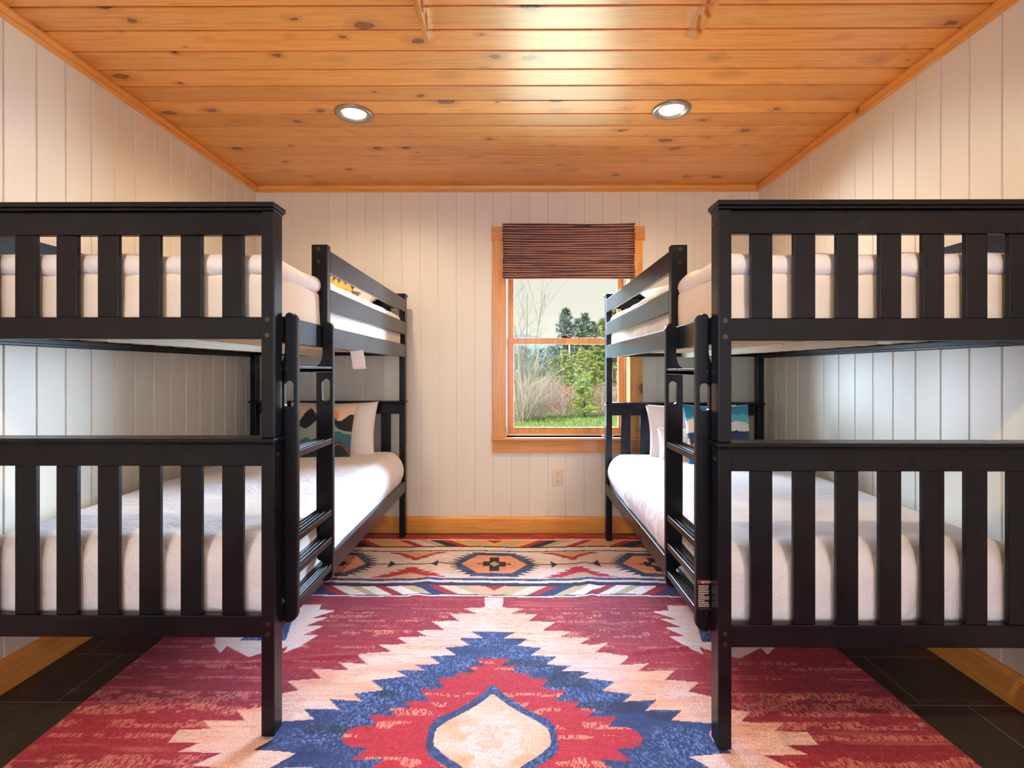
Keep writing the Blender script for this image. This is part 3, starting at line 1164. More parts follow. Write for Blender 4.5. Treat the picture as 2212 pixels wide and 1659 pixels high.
for (Pf, wh, sd) in ((LP, 'left', 1), (RP, 'right', 2)):
    z0 = Pf(0, 0, 0)[2]
    # lower bed: puffy made-up mattress that bulges over the inner rail
    y0, y1 = Pf(0, 0.052, 0)[1], Pf(0, BL - 0.05, 0)[1]
    xa, xb = span(Pf, 0.024, BW - 0.026)
    bm = soft_box(xa, xb, y0, y1, z0 + 0.362, z0 + 0.598, 0.075, 0.022, 0.007, 4.5, sd, rz=0.085, dome=0.012, rb=0.014)
    inner_sign = 1 if wh == 'left' else -1
    xin = xb if wh == 'left' else xa
    for v in bm.verts:
        # the duvet billows out over the inner side rail
        t = (v.co.z - (z0 + 0.405)) / 0.17
        if t > 0:
            t = min(t, 1.0)
            near = max(0.0, 1 - abs(v.co.x - xin) / 0.25)
            vv = (v.co.y - y0) / (y1 - y0)
            w = 0.022 * (0.35 + 0.65 * min(1, max(0, (vv - 0.23) * 6)))
            v.co.x += inner_sign * w * math.sin(PI * min(t, 1.0) ** 0.8) * near
    o_ = bm_obj(bm, 'mattress', M['sheet'], (sum((xa, xb)) / 2, (y0 + y1) / 2, z0 + 0.362))
    tag(o_, f'mattress in puffy white bedding on the lower bunk of the {wh} bed', 'mattress', 'made-up mattresses')
    # upper bed: mattress and a duvet folded on top
    xa, xb = span(Pf, 0.030, BW - 0.034)
    bm = soft_box(xa, xb, y0 + 0.004, y1, z0 + 1.2905, z0 + 1.478, 0.03, 0.02, 0.007, 6, sd + 5)
    mo = bm_obj(bm, 'mattress', M['sheet2'], ((xa + xb) / 2, (y0 + y1) / 2, z0 + 1.2905))
    tag(mo, f'mattress in a smooth white sheet on the upper bunk of the {wh} bed', 'mattress', 'made-up mattresses')
    xa, xb = span(Pf, 0.0245, BW - 0.026)
    bm = soft_box(xa, xb, y0 - 0.002, y1, z0 + 1.462, z0 + 1.538, 0.038, 0.018, 0.010, 6.5, sd + 9, rz=0.036)
    for v in bm.verts:
        # sides of the duvet sag a little below the mattress top
        ed = min(v.co.x - xa, xb - v.co.x, v.co.y - y0 + 0.01)
        if ed < 0.05:
            k = (1 - ed / 0.05)
            v.co.z -= 0.012 * k * (1 + 0.8 * mnoise.noise(v.co * 6))
    do = bm_obj(bm, 'duvet', M['sheet'], ((xa + xb) / 2, (y0 + y1) / 2, z0 + 1.47))
    tag(do, f'white duvet spread over the upper mattress of the {wh} bunk bed', 'duvet', 'duvets on the upper bunks')
    if wh == 'left':
        tg = MB()
        ty = Pf(0, 0.72, 0)[1]
        prof = [(0.0, 0.0), (0.004, -0.012), (0.012, -0.03), (0.016, -0.052), (0.024, -0.058)]
        vs_, fs_ = [], []
        cx = -0.751
        for (dy, dz) in prof:
            for s_ in (0, 1):
                for th in (0, 0.0012):
                    vs_.append((cx + 0.004 + s_ * 0.050 + dy * 0.4, ty + dy + s_ * 0.030 + th, z0 + 1.240 + dz * 1.45 + 0.006 * s_))
        for i in range(len(prof) - 1):
            a, b = i * 4, (i + 1) * 4
            fs_ += [(a, a + 2, b + 2, b), (a + 1, b + 1, b + 3, a + 3), (a, b, b + 1, a + 1), (a + 2, a + 3, b + 3, b + 2)]
        fs_ += [(0, 1, 3, 2), (len(vs_) - 4, len(vs_) - 2, len(vs_) - 1, len(vs_) - 3)]
        tg.add(vs_, fs_)
        to = tg.build('care_tag', simple('white_tag', srgb(225, 222, 228), 0.6), mo, tuple(mo.location))
        to['label'] = 'white care tag hanging below the side rail'


# ------------------------------------------------------------------ pillows and cushions
def pillow_mesh(w, h, t, n=34, seed=0, wr=0.004, pinch=0.07):
    bm = bmesh.new()
    g = [[None] * (n + 1) for _ in range(n + 1)]
    b_ = [[None] * (n + 1) for _ in range(n + 1)]
    sv = Vector((seed * 2.3, seed, seed * 5.1))
    for i in range(n + 1):
        for j in range(n + 1):
            u, v = 2 * i / n - 1, 2 * j / n - 1
            x = w / 2 * u * (1 - pinch * (1 - v * v))
            z = h / 2 * v * (1 - pinch * (1 - u * u))
            th = t / 2 * max(0.0, (1 - u ** 4) * (1 - v ** 4)) ** 0.6 * (0.55 + 0.45 * (1 - u * u) * (1 - v * v))
            q = Vector((x, 0, z))
            wz = wr * mnoise.noise(q * 9 + sv) * (1 - max(abs(u), abs(v)) ** 6)
            edge = max(abs(u), abs(v))
            # radial creases near the seam
            ang = math.atan2(v, u)
            cz = wr * 1.1 * math.sin(ang * 22 + seed) * max(0, edge - 0.55) * (1 - edge) * 6
            g[i][j] = bm.verts.new((x, -th - wz - cz - 0.0006, z))
            if 0 < i < n and 0 < j < n:
                b_[i][j] = bm.verts.new((x, th + wz + 0.0006, z))
            else:
                b_[i][j] = g[i][j]
    for i in range(n):
        for j in range(n):
            bm.faces.new([g[i][j], g[i + 1][j], g[i + 1][j + 1], g[i][j + 1]])
            try:
                bm.faces.new([b_[i][j], b_[i][j + 1], b_[i + 1][j + 1], b_[i + 1][j]])
            except ValueError:
                pass
    return bm


def place_pillow(name, w, h, t, loc, rx, rz, mat, label, cat, seed=0, ry=0.0, paint=None, n=34, group=None, pinch=0.07):
    bm = pillow_mesh(w, h, t, n, seed, pinch=pinch)
    me = bpy.data.meshes.new(name)
    bmesh.ops.recalc_face_normals(bm, faces=bm.faces)
    bm.to_mesh(me)
    bm.free()
    me.materials.append(mat)
    me.polygons.foreach_set('use_smooth', [True] * len(me.polygons))
    if paint:
        att = me.color_attributes.new('Col', 'FLOAT_COLOR', 'POINT')
        buf = np.ones((len(me.vertices), 4), dtype=np.float32)
        for i, v in enumerate(me.vertices):
            buf[i, :3] = paint(v.co.x / (w / 2), v.co.z / (h / 2))
        att.data.foreach_set('color', buf.ravel())
    o = bpy.data.objects.new(name, me)
    COL.objects.link(o)
    o.location = loc
    o.rotation_euler = (rx, ry, rz)
    tag(o, label, cat, group)
    return o


def nz1(x, s):
    return mnoise.noise(Vector((x, s, 0.3)))


def art_ridges(u, v):
    """peach sky, sun, black and sage ridges, teal foothills"""
    c = srgb(236, 196, 166)
    if (u - 0.30) ** 2 + (v - 0.55) ** 2 < 0.05:
        c = srgb(238, 140, 60)
    r1 = 0.40 + 0.42 * nz1(u * 2.3, 1.0) + 0.30 * math.exp(-((u + 0.55) / 0.3) ** 2)
    if v < r1:
        c = srgb(22, 20, 26)
    r2 = 0.18 + 0.42 * math.exp(-((u - 0.05) / 0.45) ** 2) + 0.25 * nz1(u * 3.0, 4.0) - 0.1
    if v < r2:
        c = srgb(140, 150, 138)
    r3 = -0.15 + 0.3 * nz1(u * 2.7, 9.0) + 0.18 * math.exp(-((u - 0.5) / 0.3) ** 2)
    if v < r3:
        c = srgb(44, 100, 104)
    r4 = -0.38 + 0.35 * nz1(u * 2.2, 14.0) - 0.2 * u
    if v < r4:
        c = srgb(22, 34, 44)
        if abs(v - r4 + 0.06) < 0.022:
            c = srgb(190, 84, 52)
    if v < -0.72 + 0.1 * nz1(u * 5, 2):
        c = srgb(20, 74, 78)
    return c


def art_forest(u, v):
    """teal sky, white hill, navy slope with golden trees"""
    c = srgb(30, 132, 168)
    if v < 0.62 + 0.12 * nz1(u * 3, 3):
        c = srgb(84, 172, 182)
    if v < 0.42 + 0.2 * nz1(u * 2, 6):
        c = srgb(226, 214, 208)
    if v < 0.10 + 0.16 * nz1(u * 2, 8):
        c = srgb(24, 44, 84)
        tr = -0.42 + 0.40 * abs(math.sin(u * 26)) * (0.6 + 0.6 * nz1(u * 9, 3)) + 0.05 * nz1(u * 30, 2)
        if v < tr and v > -0.5:
            c = srgb(224, 178, 140)
    if v < -0.45 + 0.2 * abs(math.sin(u * 22)) * (0.7 + nz1(u * 7, 1)):
        c = srgb(20, 42, 78)
    if v < -0.7:
        c = srgb(20, 96, 130)
    return c


def art_gold(u, v):
    c = srgb(22, 34, 34)
    tr = -0.05 + 0.55 * abs(math.sin(u * 17)) * (0.6 + 0.8 * nz1(u * 8, 3)) + 0.08 * nz1(u * 30, 2)
    if v < tr:
        c = srgb(222, 168, 78)
    if v < tr - 0.5 + 0.2 * nz1(u * 12, 5):
        c = srgb(30, 24, 22)
    return c


M['cushion'] = attr_mat('printed_cushion', rough=0.8, fine=500, strength=0.15)
M['pillow'] = fabric_mat('white_pillowcase', srgb(238, 230, 228), 1.4, wr=0.3)
M['pillow_peach'] = fabric_mat('peach_pillowcase', srgb(236, 176, 140), 1.4)
# lower left
place_pillow('pillow', 0.60, 0.40, 0.15, (-1.225, 3.44, 0.765), -0.22, 0.0, M['pillow'],
             'white pillow standing against the headboard on the lower left bunk', 'pillow', 1, group='white pillows')
place_pillow('cushion', 0.40, 0.40, 0.12, (-1.235, 3.29, 0.760), -0.34, 0.03, M['cushion'],
             'cushion printed with black and sage mountains, leaning on the lower left pillow', 'cushion', 2, paint=art_ridges, n=70)
# lower right
place_pillow('pillow', 0.60, 0.38, 0.15, (1.165, 3.37, 0.760), -0.22, 0.0, M['pillow'],
             'white pillow standing against the headboard on the lower right bunk', 'pillow', 3, group='white pillows')
place_pillow('pillow', 0.34, 0.24, 0.14, (1.06, 3.19, 0.700), -0.28, -0.12, M['pillow'],
             'small white pillow in front of the others on the lower right bunk', 'pillow', 4, group='white pillows')
place_pillow('cushion', 0.40, 0.40, 0.12, (1.22, 3.08, 0.775), -0.32, -0.03, M['cushion'],
             'teal cushion printed with a navy hill and golden trees, lower right bunk', 'cushion', 5, paint=art_forest, n=70)
# upper left
place_pillow('pillow', 0.60, 0.38, 0.16, (-1.20, 3.36, 1.635), -1.25, 0.0, M['pillow'],
             'white pillow lying at the head of the upper left bunk', 'pillow', 6, group='white pillows')
place_pillow('cushion', 0.40, 0.40, 0.12, (-1.165, 3.08, 1.655), -0.98, 0.06, M['cushion'],
             'dark cushion printed with golden treetops, on the upper left bunk', 'cushion', 7, paint=art_gold, n=70)
# upper right
place_pillow('pillow', 0.58, 0.38, 0.16, (1.12, 3.28, 1.635), -1.25, 0.0, M['pillow'],
             'white pillow lying at the head of the upper right bunk', 'pillow', 8, group='white pillows')
place_pillow('cushion', 0.40, 0.36, 0.12, (1.00, 2.88, 1.605), -1.35, -0.2, M['pillow_peach'],
             'peach cushion lying on the upper right bunk', 'cushion', 9)


# ------------------------------------------------------------------ rug
def q(px, py):
    """a point measured on the floor pattern, given as rug coordinates (s across, t along)"""
    t = F_PX * 1.155 / (py - 799.0)
    x = (px - 1112.0) * t / F_PX
    return (x - axis_x(t), t)


def axis_x(t):
    return -0.0715 - 0.035 * (t - 1.62)


def cR(cx, cy):
    return q(1060 + cx / 4.378, 1280 + cy / 4.378)


T0 = 1.615
HALF = 1.43
T_FAR, T_NEAR = 3.605, 0.30


def inside(S, T, poly):
    poly = np.array(poly)
    r = np.zeros(S.shape, bool)
    m = (S >= poly[:, 0].min()) & (S <= poly[:, 0].max()) & (T >= poly[:, 1].min()) & (T <= poly[:, 1].max())
    if not m.any():
        return r
    s_, t_ = S[m], T[m]
    ins = np.zeros(s_.shape, bool)
    n = len(poly)
    for i in range(n):
        x1, y1 = poly[i]
        x2, y2 = poly[(i + 1) % n]
        if y1 == y2:
            continue
        c = ((y1 > t_) != (y2 > t_)) & (s_ < (x2 - x1) * (t_ - y1) / (y2 - y1) + x1)
        ins ^= c
    r[m] = ins
    return r


def vnoise(S, T, fs, ft, seed):
    """smooth value noise"""
    rng = np.random.RandomState(seed)
    tab = rng.rand(64, 64)
    x, y = S * fs + 100.3, T * ft + 57.7
    xi, yi = np.floor(x).astype(int), np.floor(y).astype(int)
    fx, fy = x - xi, y - yi
    fx, fy = fx * fx * (3 - 2 * fx), fy * fy * (3 - 2 * fy)
    g = lambda a, b: tab[a % 64, b % 64]
    return (g(xi, yi) * (1 - fx) * (1 - fy) + g(xi + 1, yi) * fx * (1 - fy) + g(xi, yi + 1) * (1 - fx) * fy + g(xi + 1, yi + 1) * fx * fy)


def rug_colors(S, T):
    A = np.abs(S)
    Tm = T0 + np.abs(T - T0)
    C = lambda *a: np.array(srgb(*a))
    red, wine = C(166, 4, 42), C(134, 8, 52)
    peach, cream, white = C(244, 172, 138), C(240, 204, 190), C(232, 220, 220)
    blue, navy, lblue = C(16, 42, 100), C(14, 16, 42), C(100, 132, 196)
    sand = C(196, 176, 138)
    out = np.empty(S.shape + (3,))
    grain = vnoise(S, T, 30, 240, 1)
    big = vnoise(S, T, 3.2, 4.5, 2)
    mid = vnoise(S, T, 9, 30, 3)
    fine = vnoise(S, T, 260, 330, 4)
    box = vnoise(S, T, 26, 55, 5)
    str1 = vnoise(S, T, 5, 75, 6)
    pile = vnoise(S, T, 150, 180, 11)

    def mixm(mask, a, b, k):
        kk = np.clip(k[mask], 0, 1)[:, None]
        out[mask] = a * (1 - kk) + b * kk
    allm = np.ones(S.shape, bool)
    # red field
    mixm(allm, red, wine, big * 1.2 - 0.2)
    # distressed pale weave in the red field
    rng_ = np.random.RandomState(77)
    htab = rng_.rand(512, 512)
    tick = htab[np.floor(S * 260).astype(int) % 512, np.floor(T * 85).astype(int) % 512]
    dash = tick > 0.42
    row = vnoise(np.zeros_like(S), T, 1, 46, 8)
    worn = (row > 0.60) & (vnoise(S, T, 22, 46, 9) > 0.55) & dash
    outer = A > 0.86
    worn |= (row > 0.50) & outer & (vnoise(S, T, 16, 46, 10) > 0.42) & dash & (T < 2.05)
    k = np.where(worn, 0.55, 0.0) + np.clip(fine - 0.68, 0, 1) * 0.9 + np.clip(str1 - 0.72, 0, 1) * 1.2
    pk = C(236, 150, 130)
    kk = np.clip(k, 0, 0.8)[..., None]
    out[:] = out * (1 - kk) + pk * kk

    # ---------------- central medallion, measured on its right side
    cr_pts = [(115, 45), (115, 140), (320, 149), (185, 198), (440, 205), (355, 268), (612, 277), (490, 355), (760, 365), (650, 418),
              (940, 430), (830, 487), (1110, 497), (980, 563), (1310, 600), (1215, 683), (1490, 665), (1385, 740), (1740, 730),
              (1645, 820), (1970, 845), (1865, 932)]
    cream_edge = [cR(*p) for p in cr_pts] + [q(1560, 1508), q(1540, 1528), q(1620, 1535), q(1599, 1558), q(1690, 1560), q(1672, 1577), q(1742, 1579), q(1757, 1597)]
    bl_pts = [(240, 372), (125, 430), (350, 437), (250, 500), (485, 522), (375, 592), (625, 603), (520, 680), (765, 685), (670, 738),
              (945, 745), (835, 798), (1175, 838), (1050, 925), (1340, 960), (1250, 1030), (1570, 1010), (1465, 1112), (1810, 1105), (1705, 1205), (2110, 1235), (2060, 1330)]
    blue_edge = [cR(*p) for p in bl_pts]
    rd_pts = [(190, 622), (95, 690), (265, 700), (185, 752), (385, 770), (340, 800), (540, 820), (475, 908), (710, 920), (605, 1020),
              (850, 1030), (785, 1088), (1000, 1100), (920, 1172), (1190, 1170), (1110, 1265), (1270, 1270), (1370, 1300), (1430, 1360)]
    red_edge = [cR(*p) for p in rd_pts]
    do_pts = [(0, 865), (120, 955), (330, 1100), (540, 1195), (610, 1270), (625, 1345)]
    dia_out = [cR(*p) for p in do_pts]
    di_pts = [(0, 955), (230, 1110), (430, 1215), (540, 1290), (560, 1345)]
    dia_in = [cR(*p) for p in di_pts]

    def half_poly(edge):
        e = [(max(0.0, s), max(t, T0)) for s, t in edge]
        return [(-0.01, e[0][1])] + e + [(e[-1][0], T0 - 0.01), (-0.01, T0 - 0.01)]
    m_cream = inside(A, Tm, half_poly(cream_edge)) & (T > -1)
    m_blue = inside(A, Tm, half_poly(blue_edge))
    m_red = inside(A, Tm, half_poly(red_edge))
    dia_out[0] = (0.0, dia_out[0][1])
    dia_in[0] = (0.0, dia_in[0][1])
    m_do = inside(A, Tm, half_poly(dia_out))
    m_di = inside(A, Tm, half_poly(dia_in))
    mixm(m_cream, cream, peach, vnoise(S, T, 5, 22, 12) * 1.3 - 0.1)
    # thin broken streaks
    hair = vnoise(S, T, 45, 330, 24)
    hm_ = (m_cream | m_di) if False else m_cream
    hs = hm_ & (hair > 0.70) & (vnoise(S, T, 7, 30, 25) > 0.45)
    out[hs] = out[hs] * 0.62 + C(206, 96, 92) * 0.38
    lw_ = np.clip((vnoise(S, T, 4, 10, 26) - 0.35) * 2.0, 0, 1) * 0.45 * m_cream
    out[:] = out * (1 - lw_[..., None]) + C(232, 214, 224) * lw_[..., None]
    stk = m_cream & (str1 > 0.70)
    out[stk] = out[stk] * 0.72 + C(226, 120, 100) * 0.28
    stroke = vnoise(S + 0.25 * T, T, 300, 120, 23)
    lb = np.clip((stroke - 0.50) * 3.6, 0, 1) * np.clip(vnoise(S, T, 8, 12, 13) * 2.0 - 0.25, 0.06, 0.95) + 0.10 * pile
    mixm(m_blue, blue, lblue, lb)
    dk = m_blue & (vnoise(S, T, 6, 16, 14) > 0.72)
    out[dk] = out[dk] * 0.45
    mixm(m_red, C(176, 8, 42), C(206, 60, 76), np.clip(fine * 1.4 - 0.5, 0, 1) * 0.7)
    w2 = m_red & (row > 0.55) & (vnoise(S, T, 18, 46, 15) > 0.55) & dash
    out[w2] = out[w2] * 0.45 + C(246, 176, 150) * 0.55
    mixm(m_do, C(20, 48, 104), lblue, lb * 0.7)
    mixm(m_di, cream, peach, vnoise(S, T, 7, 18, 16) * 1.5 - 0.25)
    ang = np.arctan2(T - 1.61, S)
    rr_ = np.sqrt((S / 0.10) ** 2 + ((T - 1.61) / 0.125) ** 2) + 0.12 * np.cos(ang * 8) + 0.55 * (vnoise(S, T, 34, 40, 17) - 0.5)
    fl = m_di & (rr_ < 1.0)
    wf = (np.clip((1.0 - rr_[fl]) * 4, 0, 1) * 0.8)[:, None]
    out[fl] = out[fl] * (1 - wf) + C(228, 212, 212) * wf
    fl2 = m_di & (rr_ < 0.35)
    out[fl2] = out[fl2] * 0.5 + peach * 0.5

    # ---------------- side medallions
    sm = [(1665, 118), (1680, 165), (1530, 178), (1760, 252), (1590, 240), (1800, 322), (1640, 328), (1830, 410), (1680, 410), (1850, 510), (1780, 490), (2010, 578), (1970, 515)]
    left_edge = [cR(*p) for p in sm]
    left_edge = [(abs(s), t) for s, t in left_edge]
    cs = 0.985
    tip = [(cs, 2.52)]
    med = left_edge + [(cs, 2.06)] + [(2 * cs - s, t) for s, t in left_edge[::-1]]
    m_med = inside(A, T, med)
    mixm(m_med, white, cream, vnoise(S, T, 8, 30, 18))
    bt = [(cs - 0.055, 2.37), (cs + 0.055, 2.37), (cs + 0.10, 2.18), (cs - 0.10, 2.18)]
    m_bt = inside(A, T, bt)
    mixm(m_bt, blue, lblue, lb)

    # ---------------- end borders
    rip = 0.008 * np.sin(S * 7.0) + 0.010 * (vnoise(S, T, 2.6, 0.01, 19) - 0.5)
    Tb = T + rip

    def band(t0_, t1_):
        return (Tb >= t0_) & (Tb < t1_)

    def fill(mask, c, c2=None, k=None):
        if c2 is None:
            out[mask] = c * (0.92 + 0.16 * fine[mask])[:, None]
        else:
            mixm(mask, c, c2, k)
    whi = C(240, 232, 232)
    fill(band(2.609, 3.502), whi, cream, vnoise(S, T, 4, 20, 20) * 0.9)
    fill(band(3.340, 3.500), C(244, 206, 168), cream, vnoise(S, T, 4, 20, 21))

    def chevron(t_lo, t_hi, colors, mask):
        p = np.abs(S) - 1.1 * (T - (t_lo + t_hi) / 2)
        p = np.where(p > 0.93, 1.86 - p, p)
        for (a, b, c) in colors:
            mm = mask & (p >= a) & (p < b)
            out[mm] = c * (0.9 + 0.2 * fine[mm])[:, None]
    near = [(-0.2, 0.08, peach), (0.08, 0.15, sand), (0.15, 0.235, cream), (0.235, 0.295, red), (0.295, 0.375, blue), (0.375, 0.445, sand), (0.445, 0.53, whi), (0.53, 0.59, red),
            (0.59, 0.665, whi), (0.665, 0.72, sand), (0.72, 0.81, whi), (0.81, 0.875, red), (0.875, 0.94, blue)]
    far = [(-0.2, 0.08, C(240, 170, 100)), (0.08, 0.15, sand), (0.15, 0.235, C(240, 170, 100)), (0.235, 0.295, C(176, 34, 28)), (0.295, 0.375, navy), (0.375, 0.445, sand), (0.445, 0.53, cream),
           (0.53, 0.59, C(176, 34, 28)), (0.59, 0.665, C(236, 170, 110)), (0.665, 0.81, C(230, 176, 120)), (0.81, 0.875, C(176, 34, 28)), (0.875, 0.94, navy)]
    chevron(2.64, 2.746, near, band(2.640, 2.746))
    chevron(3.359, 3.481, far, band(3.359, 3.481))
    for (lo_t, hi_t) in ((2.69, 2.746), (3.42, 3.481)):
        mm = band(lo_t, hi_t) & (np.abs(S) < (Tb - lo_t) * 0.9) & (np.abs(S) < 0.05)
        out[mm] = red
    fill(band(2.609, 2.616), navy)
    fill(band(2.630, 2.640), blue)
    fill(band(2.746, 2.788), navy, blue, mid)
    fill(band(2.815, 2.847), blue, lblue, lb)
    fill(band(3.268, 3.282), navy)
    fill(band(3.340, 3.359), navy)
    fill(band(3.502, 3.70), C(172, 30, 22), C(214, 90, 50), np.clip(vnoise(S, T, 8, 60, 22) * 1.6 - 0.6, 0, 1))
    # medallion row: period
    PR = 0.96
    Sr = np.abs((S + PR / 2) % PR - PR / 2)          # distance to the nearest medallion centre
    Tc = 3.057
    Tr = np.abs(Tb - Tc)
    row_m = band(2.85, 3.265)
    teeth_o = [(0, 0.185), (0.14, 0.185), (0.135, 0.160), (0.185, 0.160), (0.150, 0.130), (0.215, 0.128), (0.175, 0.098), (0.245, 0.095), (0.20, 0.066), (0.262, 0.060), (0.215, 0.034), (0.275, 0.022), (0.225, 0.008), (0.23, -0.01), (0, -0.01)]
    m1 = row_m & inside(Sr, Tr, teeth_o)
    fill(m1, navy, lblue, lb * 0.8 + 0.1)
    hexa = [(0, 0.135), (0.10, 0.135), (0.195, 0.0), (0.19, -0.01), (0, -0.01)]
    m2 = row_m & inside(Sr, Tr, hexa)
    fill(m2, peach, C(236, 150, 120), mid * 0.8)
    cross = row_m & (((Sr < 0.030) & (Tr < 0.105)) | ((Sr < 0.068) & (Tr < 0.036)) | ((Sr < 0.10) & (Tr < 0.007)))
    fill(cross, C(26, 20, 34))
    dm = row_m & (Sr / 0.030 + Tr / 0.042 < 1)
    fill(dm, sand)
    # line with arrowheads
    ln = row_m & (Tr < 0.0065) & (Sr > 0.225)
    fill(ln, navy)
    ah = row_m & (Sr > 0.335) & (Sr < 0.375) & (Tr < 0.05 * (0.375 - Sr) / 0.040 + 0.004)
    fill(ah, blue, navy, mid)
    # red ornaments between medallions (upper V and lower triangle)
    Su = PR / 2 - Sr
    vV = [(0, 3.115), (0.03, 3.13), (0.02, 3.145), (0.085, 3.165), (0.06, 3.175), (0.115, 3.20), (0.085, 3.207), (0.165, 3.235), (0.19, 3.25), (0.12, 3.255), (0.05, 3.205), (0, 3.165)]
    m3 = row_m & inside(Su, Tb, vV)
    fill(m3, red, C(214, 70, 70), fine)
    m3b = row_m & inside(Su, Tb, [(0, 3.165), (0.05, 3.205), (0.12, 3.262), (0, 3.262)])
    fill(m3b, C(232, 178, 120), sand, mid)
    vT = [(0, 3.01), (0.045, 2.995), (0.03, 2.975), (0.085, 2.965), (0.06, 2.945), (0.13, 2.93), (0.10, 2.912), (0.175, 2.895), (0.155, 2.88), (0.225, 2.862), (0.12, 2.858), (0, 2.925)]
    m4 = row_m & inside(Su, Tb, vT)
    fill(m4, red, C(210, 60, 80), fine)
    m4b = row_m & inside(Su, Tb, [(0, 2.925), (0.12, 2.858), (0.11, 2.845), (0, 2.845)])
    fill(m4b, sand, peach, mid)
    # broken weave over everything
    out *= (0.90 + 0.20 * grain)[..., None]
    # cloth edge binding
    eb = (A > HALF - 0.010)
    out[eb] = C(140, 24, 22)
    return np.clip(out, 0, 1)


def make_rug():
    ns = 800
    s = np.linspace(-HALF, HALF, ns)
    ts = [T_FAR]
    while ts[-1] > T_NEAR:
        t = ts[-1]
        st = 0.0022 * t * t * 0.62
        if t < 1.42:
            st = 0.009
        ts.append(t - max(0.0030, min(0.0066, st)) if t >= 1.42 else t - st)
    t = np.array(ts[::-1])
    nt_ = len(t)
    S, T = np.meshgrid(s, t)
    far_w = np.clip((T - 3.45) / 0.15, 0, 1)
    edge = 0.012 * np.sin(S * 4.0) * far_w
    X = (axis_x(T) + S) * 1.00866
    Y = (T + edge) * 1.00866
    zb = 0.0095
    Z = zb + 0.0035 * (vnoise(S, T, 3.0, 9.0, 31) - 0.3) + 0.0012 * (vnoise(S, T, 40, 60, 32) - 0.5)

    def ridge(x0, y0, x1, y1, w, h):
        dx, dy = x1 - x0, y1 - y0
        L = math.hypot(dx, dy)
        ux, uy = dx / L, dy / L
        al = (X - x0) * ux + (Y - y0) * uy
        ac = -(X - x0) * uy + (Y - y0) * ux
        fade = np.clip(np.minimum(al, L - al) / 0.12, 0, 1)
        return h * np.exp(-(ac / w) ** 2) * fade
    Z += ridge(0.42, 3.3, 0.38, 2.05, 0.03, 0.008)
    Z += ridge(-0.42, 3.3, -0.52, 2.5, 0.035, 0.006)
    Z += ridge(-1.35, 1.98, -0.5, 2.12, 0.018, 0.006)
    Z += ridge(0.42, 2.10, 0.95, 2.20, 0.016, 0.007)
    Z += ridge(-1.0, 1.47, -0.5, 1.62, 0.03, 0.006)
    ed = np.clip((HALF - np.abs(S)) / 0.01, 0, 1)
    Z *= (0.55 + 0.45 * ed)
    cols = rug_colors(S, T)
    nv = ns * nt_
    co = np.stack([X, Y, Z], -1).reshape(-1, 3)
    ii = np.arange(nv).reshape(nt_, ns)
    quads = np.stack([ii[:-1, :-1], ii[:-1, 1:], ii[1:, 1:], ii[1:, :-1]], -1).reshape(-1, 4)
    # skirt down to the floor
    per = np.concatenate([ii[0, :], ii[1:, -1], ii[-1, -2::-1], ii[-2:0:-1, 0]])
    sk = co[per].copy()
    sk[:, 2] = 0.0005
    base_i = nv
    m = len(per)
    nxt = np.roll(np.arange(m), -1)
    sq = np.stack([per[nxt], per, base_i + np.arange(m), base_i + nxt], -1)
    co = np.concatenate([co, sk])
    allq = np.concatenate([quads, sq])
    me = bpy.data.meshes.new('area_rug')
    me.vertices.add(len(co))
    me.vertices.foreach_set('co', co.astype(np.float32).ravel())
    me.loops.add(len(allq) * 4)
    me.loops.foreach_set('vertex_index', allq.astype(np.int32).ravel())
    me.polygons.add(len(allq))
    me.polygons.foreach_set('loop_start', np.arange(0, len(allq) * 4, 4, dtype=np.int32))
    me.polygons.foreach_set('use_smooth', np.ones(len(allq), bool))
    me.update(calc_edges=True)
    att = me.color_attributes.new('Col', 'FLOAT_COLOR', 'POINT')
    cc = np.ones((len(co), 4), np.float32)
    cc[:nv, :3] = cols.reshape(-1, 3)
    cc[nv:, :3] = srgb(120, 20, 20)
    att.data.foreach_set('color', cc.ravel())
    mat = attr_mat('printed_plush_rug', rough=0.85, fine=260, strength=0.9, sheen=0.08, var=0.30)
    me.materials.append(mat)
    o = bpy.data.objects.new('area_rug', me)
    COL.objects.link(o)
    tag(o, 'large plush rug with red, peach and navy southwestern medallions on the tile floor', 'rug')
    print('rug verts', len(co))


make_rug()


# ------------------------------------------------------------------ cord by the window sill
cd = MB()
rnd = random.Random(8)
pts = []
for i in range(40):
    a = i * 0.62
    pts.append((0.665 + 0.035 * math.cos(a) + 0.012 * math.sin(a * 2.3), YB - 0.022 + 0.012 * math.sin(a * 1.3), 0.688 + 0.016 * abs(math.sin(a * 0.7)) + 0.006 * math.sin(a)))
cd.tube(pts, 0.0018, 6)
c_o = cd.build('shade_cord', simple('pale_cord', srgb(200, 190, 186), 0.6), smooth=True)
tag(c_o, 'thin pale cord bundled on the window sill behind the right bed post', 'cord')

# ------------------------------------------------------------------ garden outside
GZ = -0.35


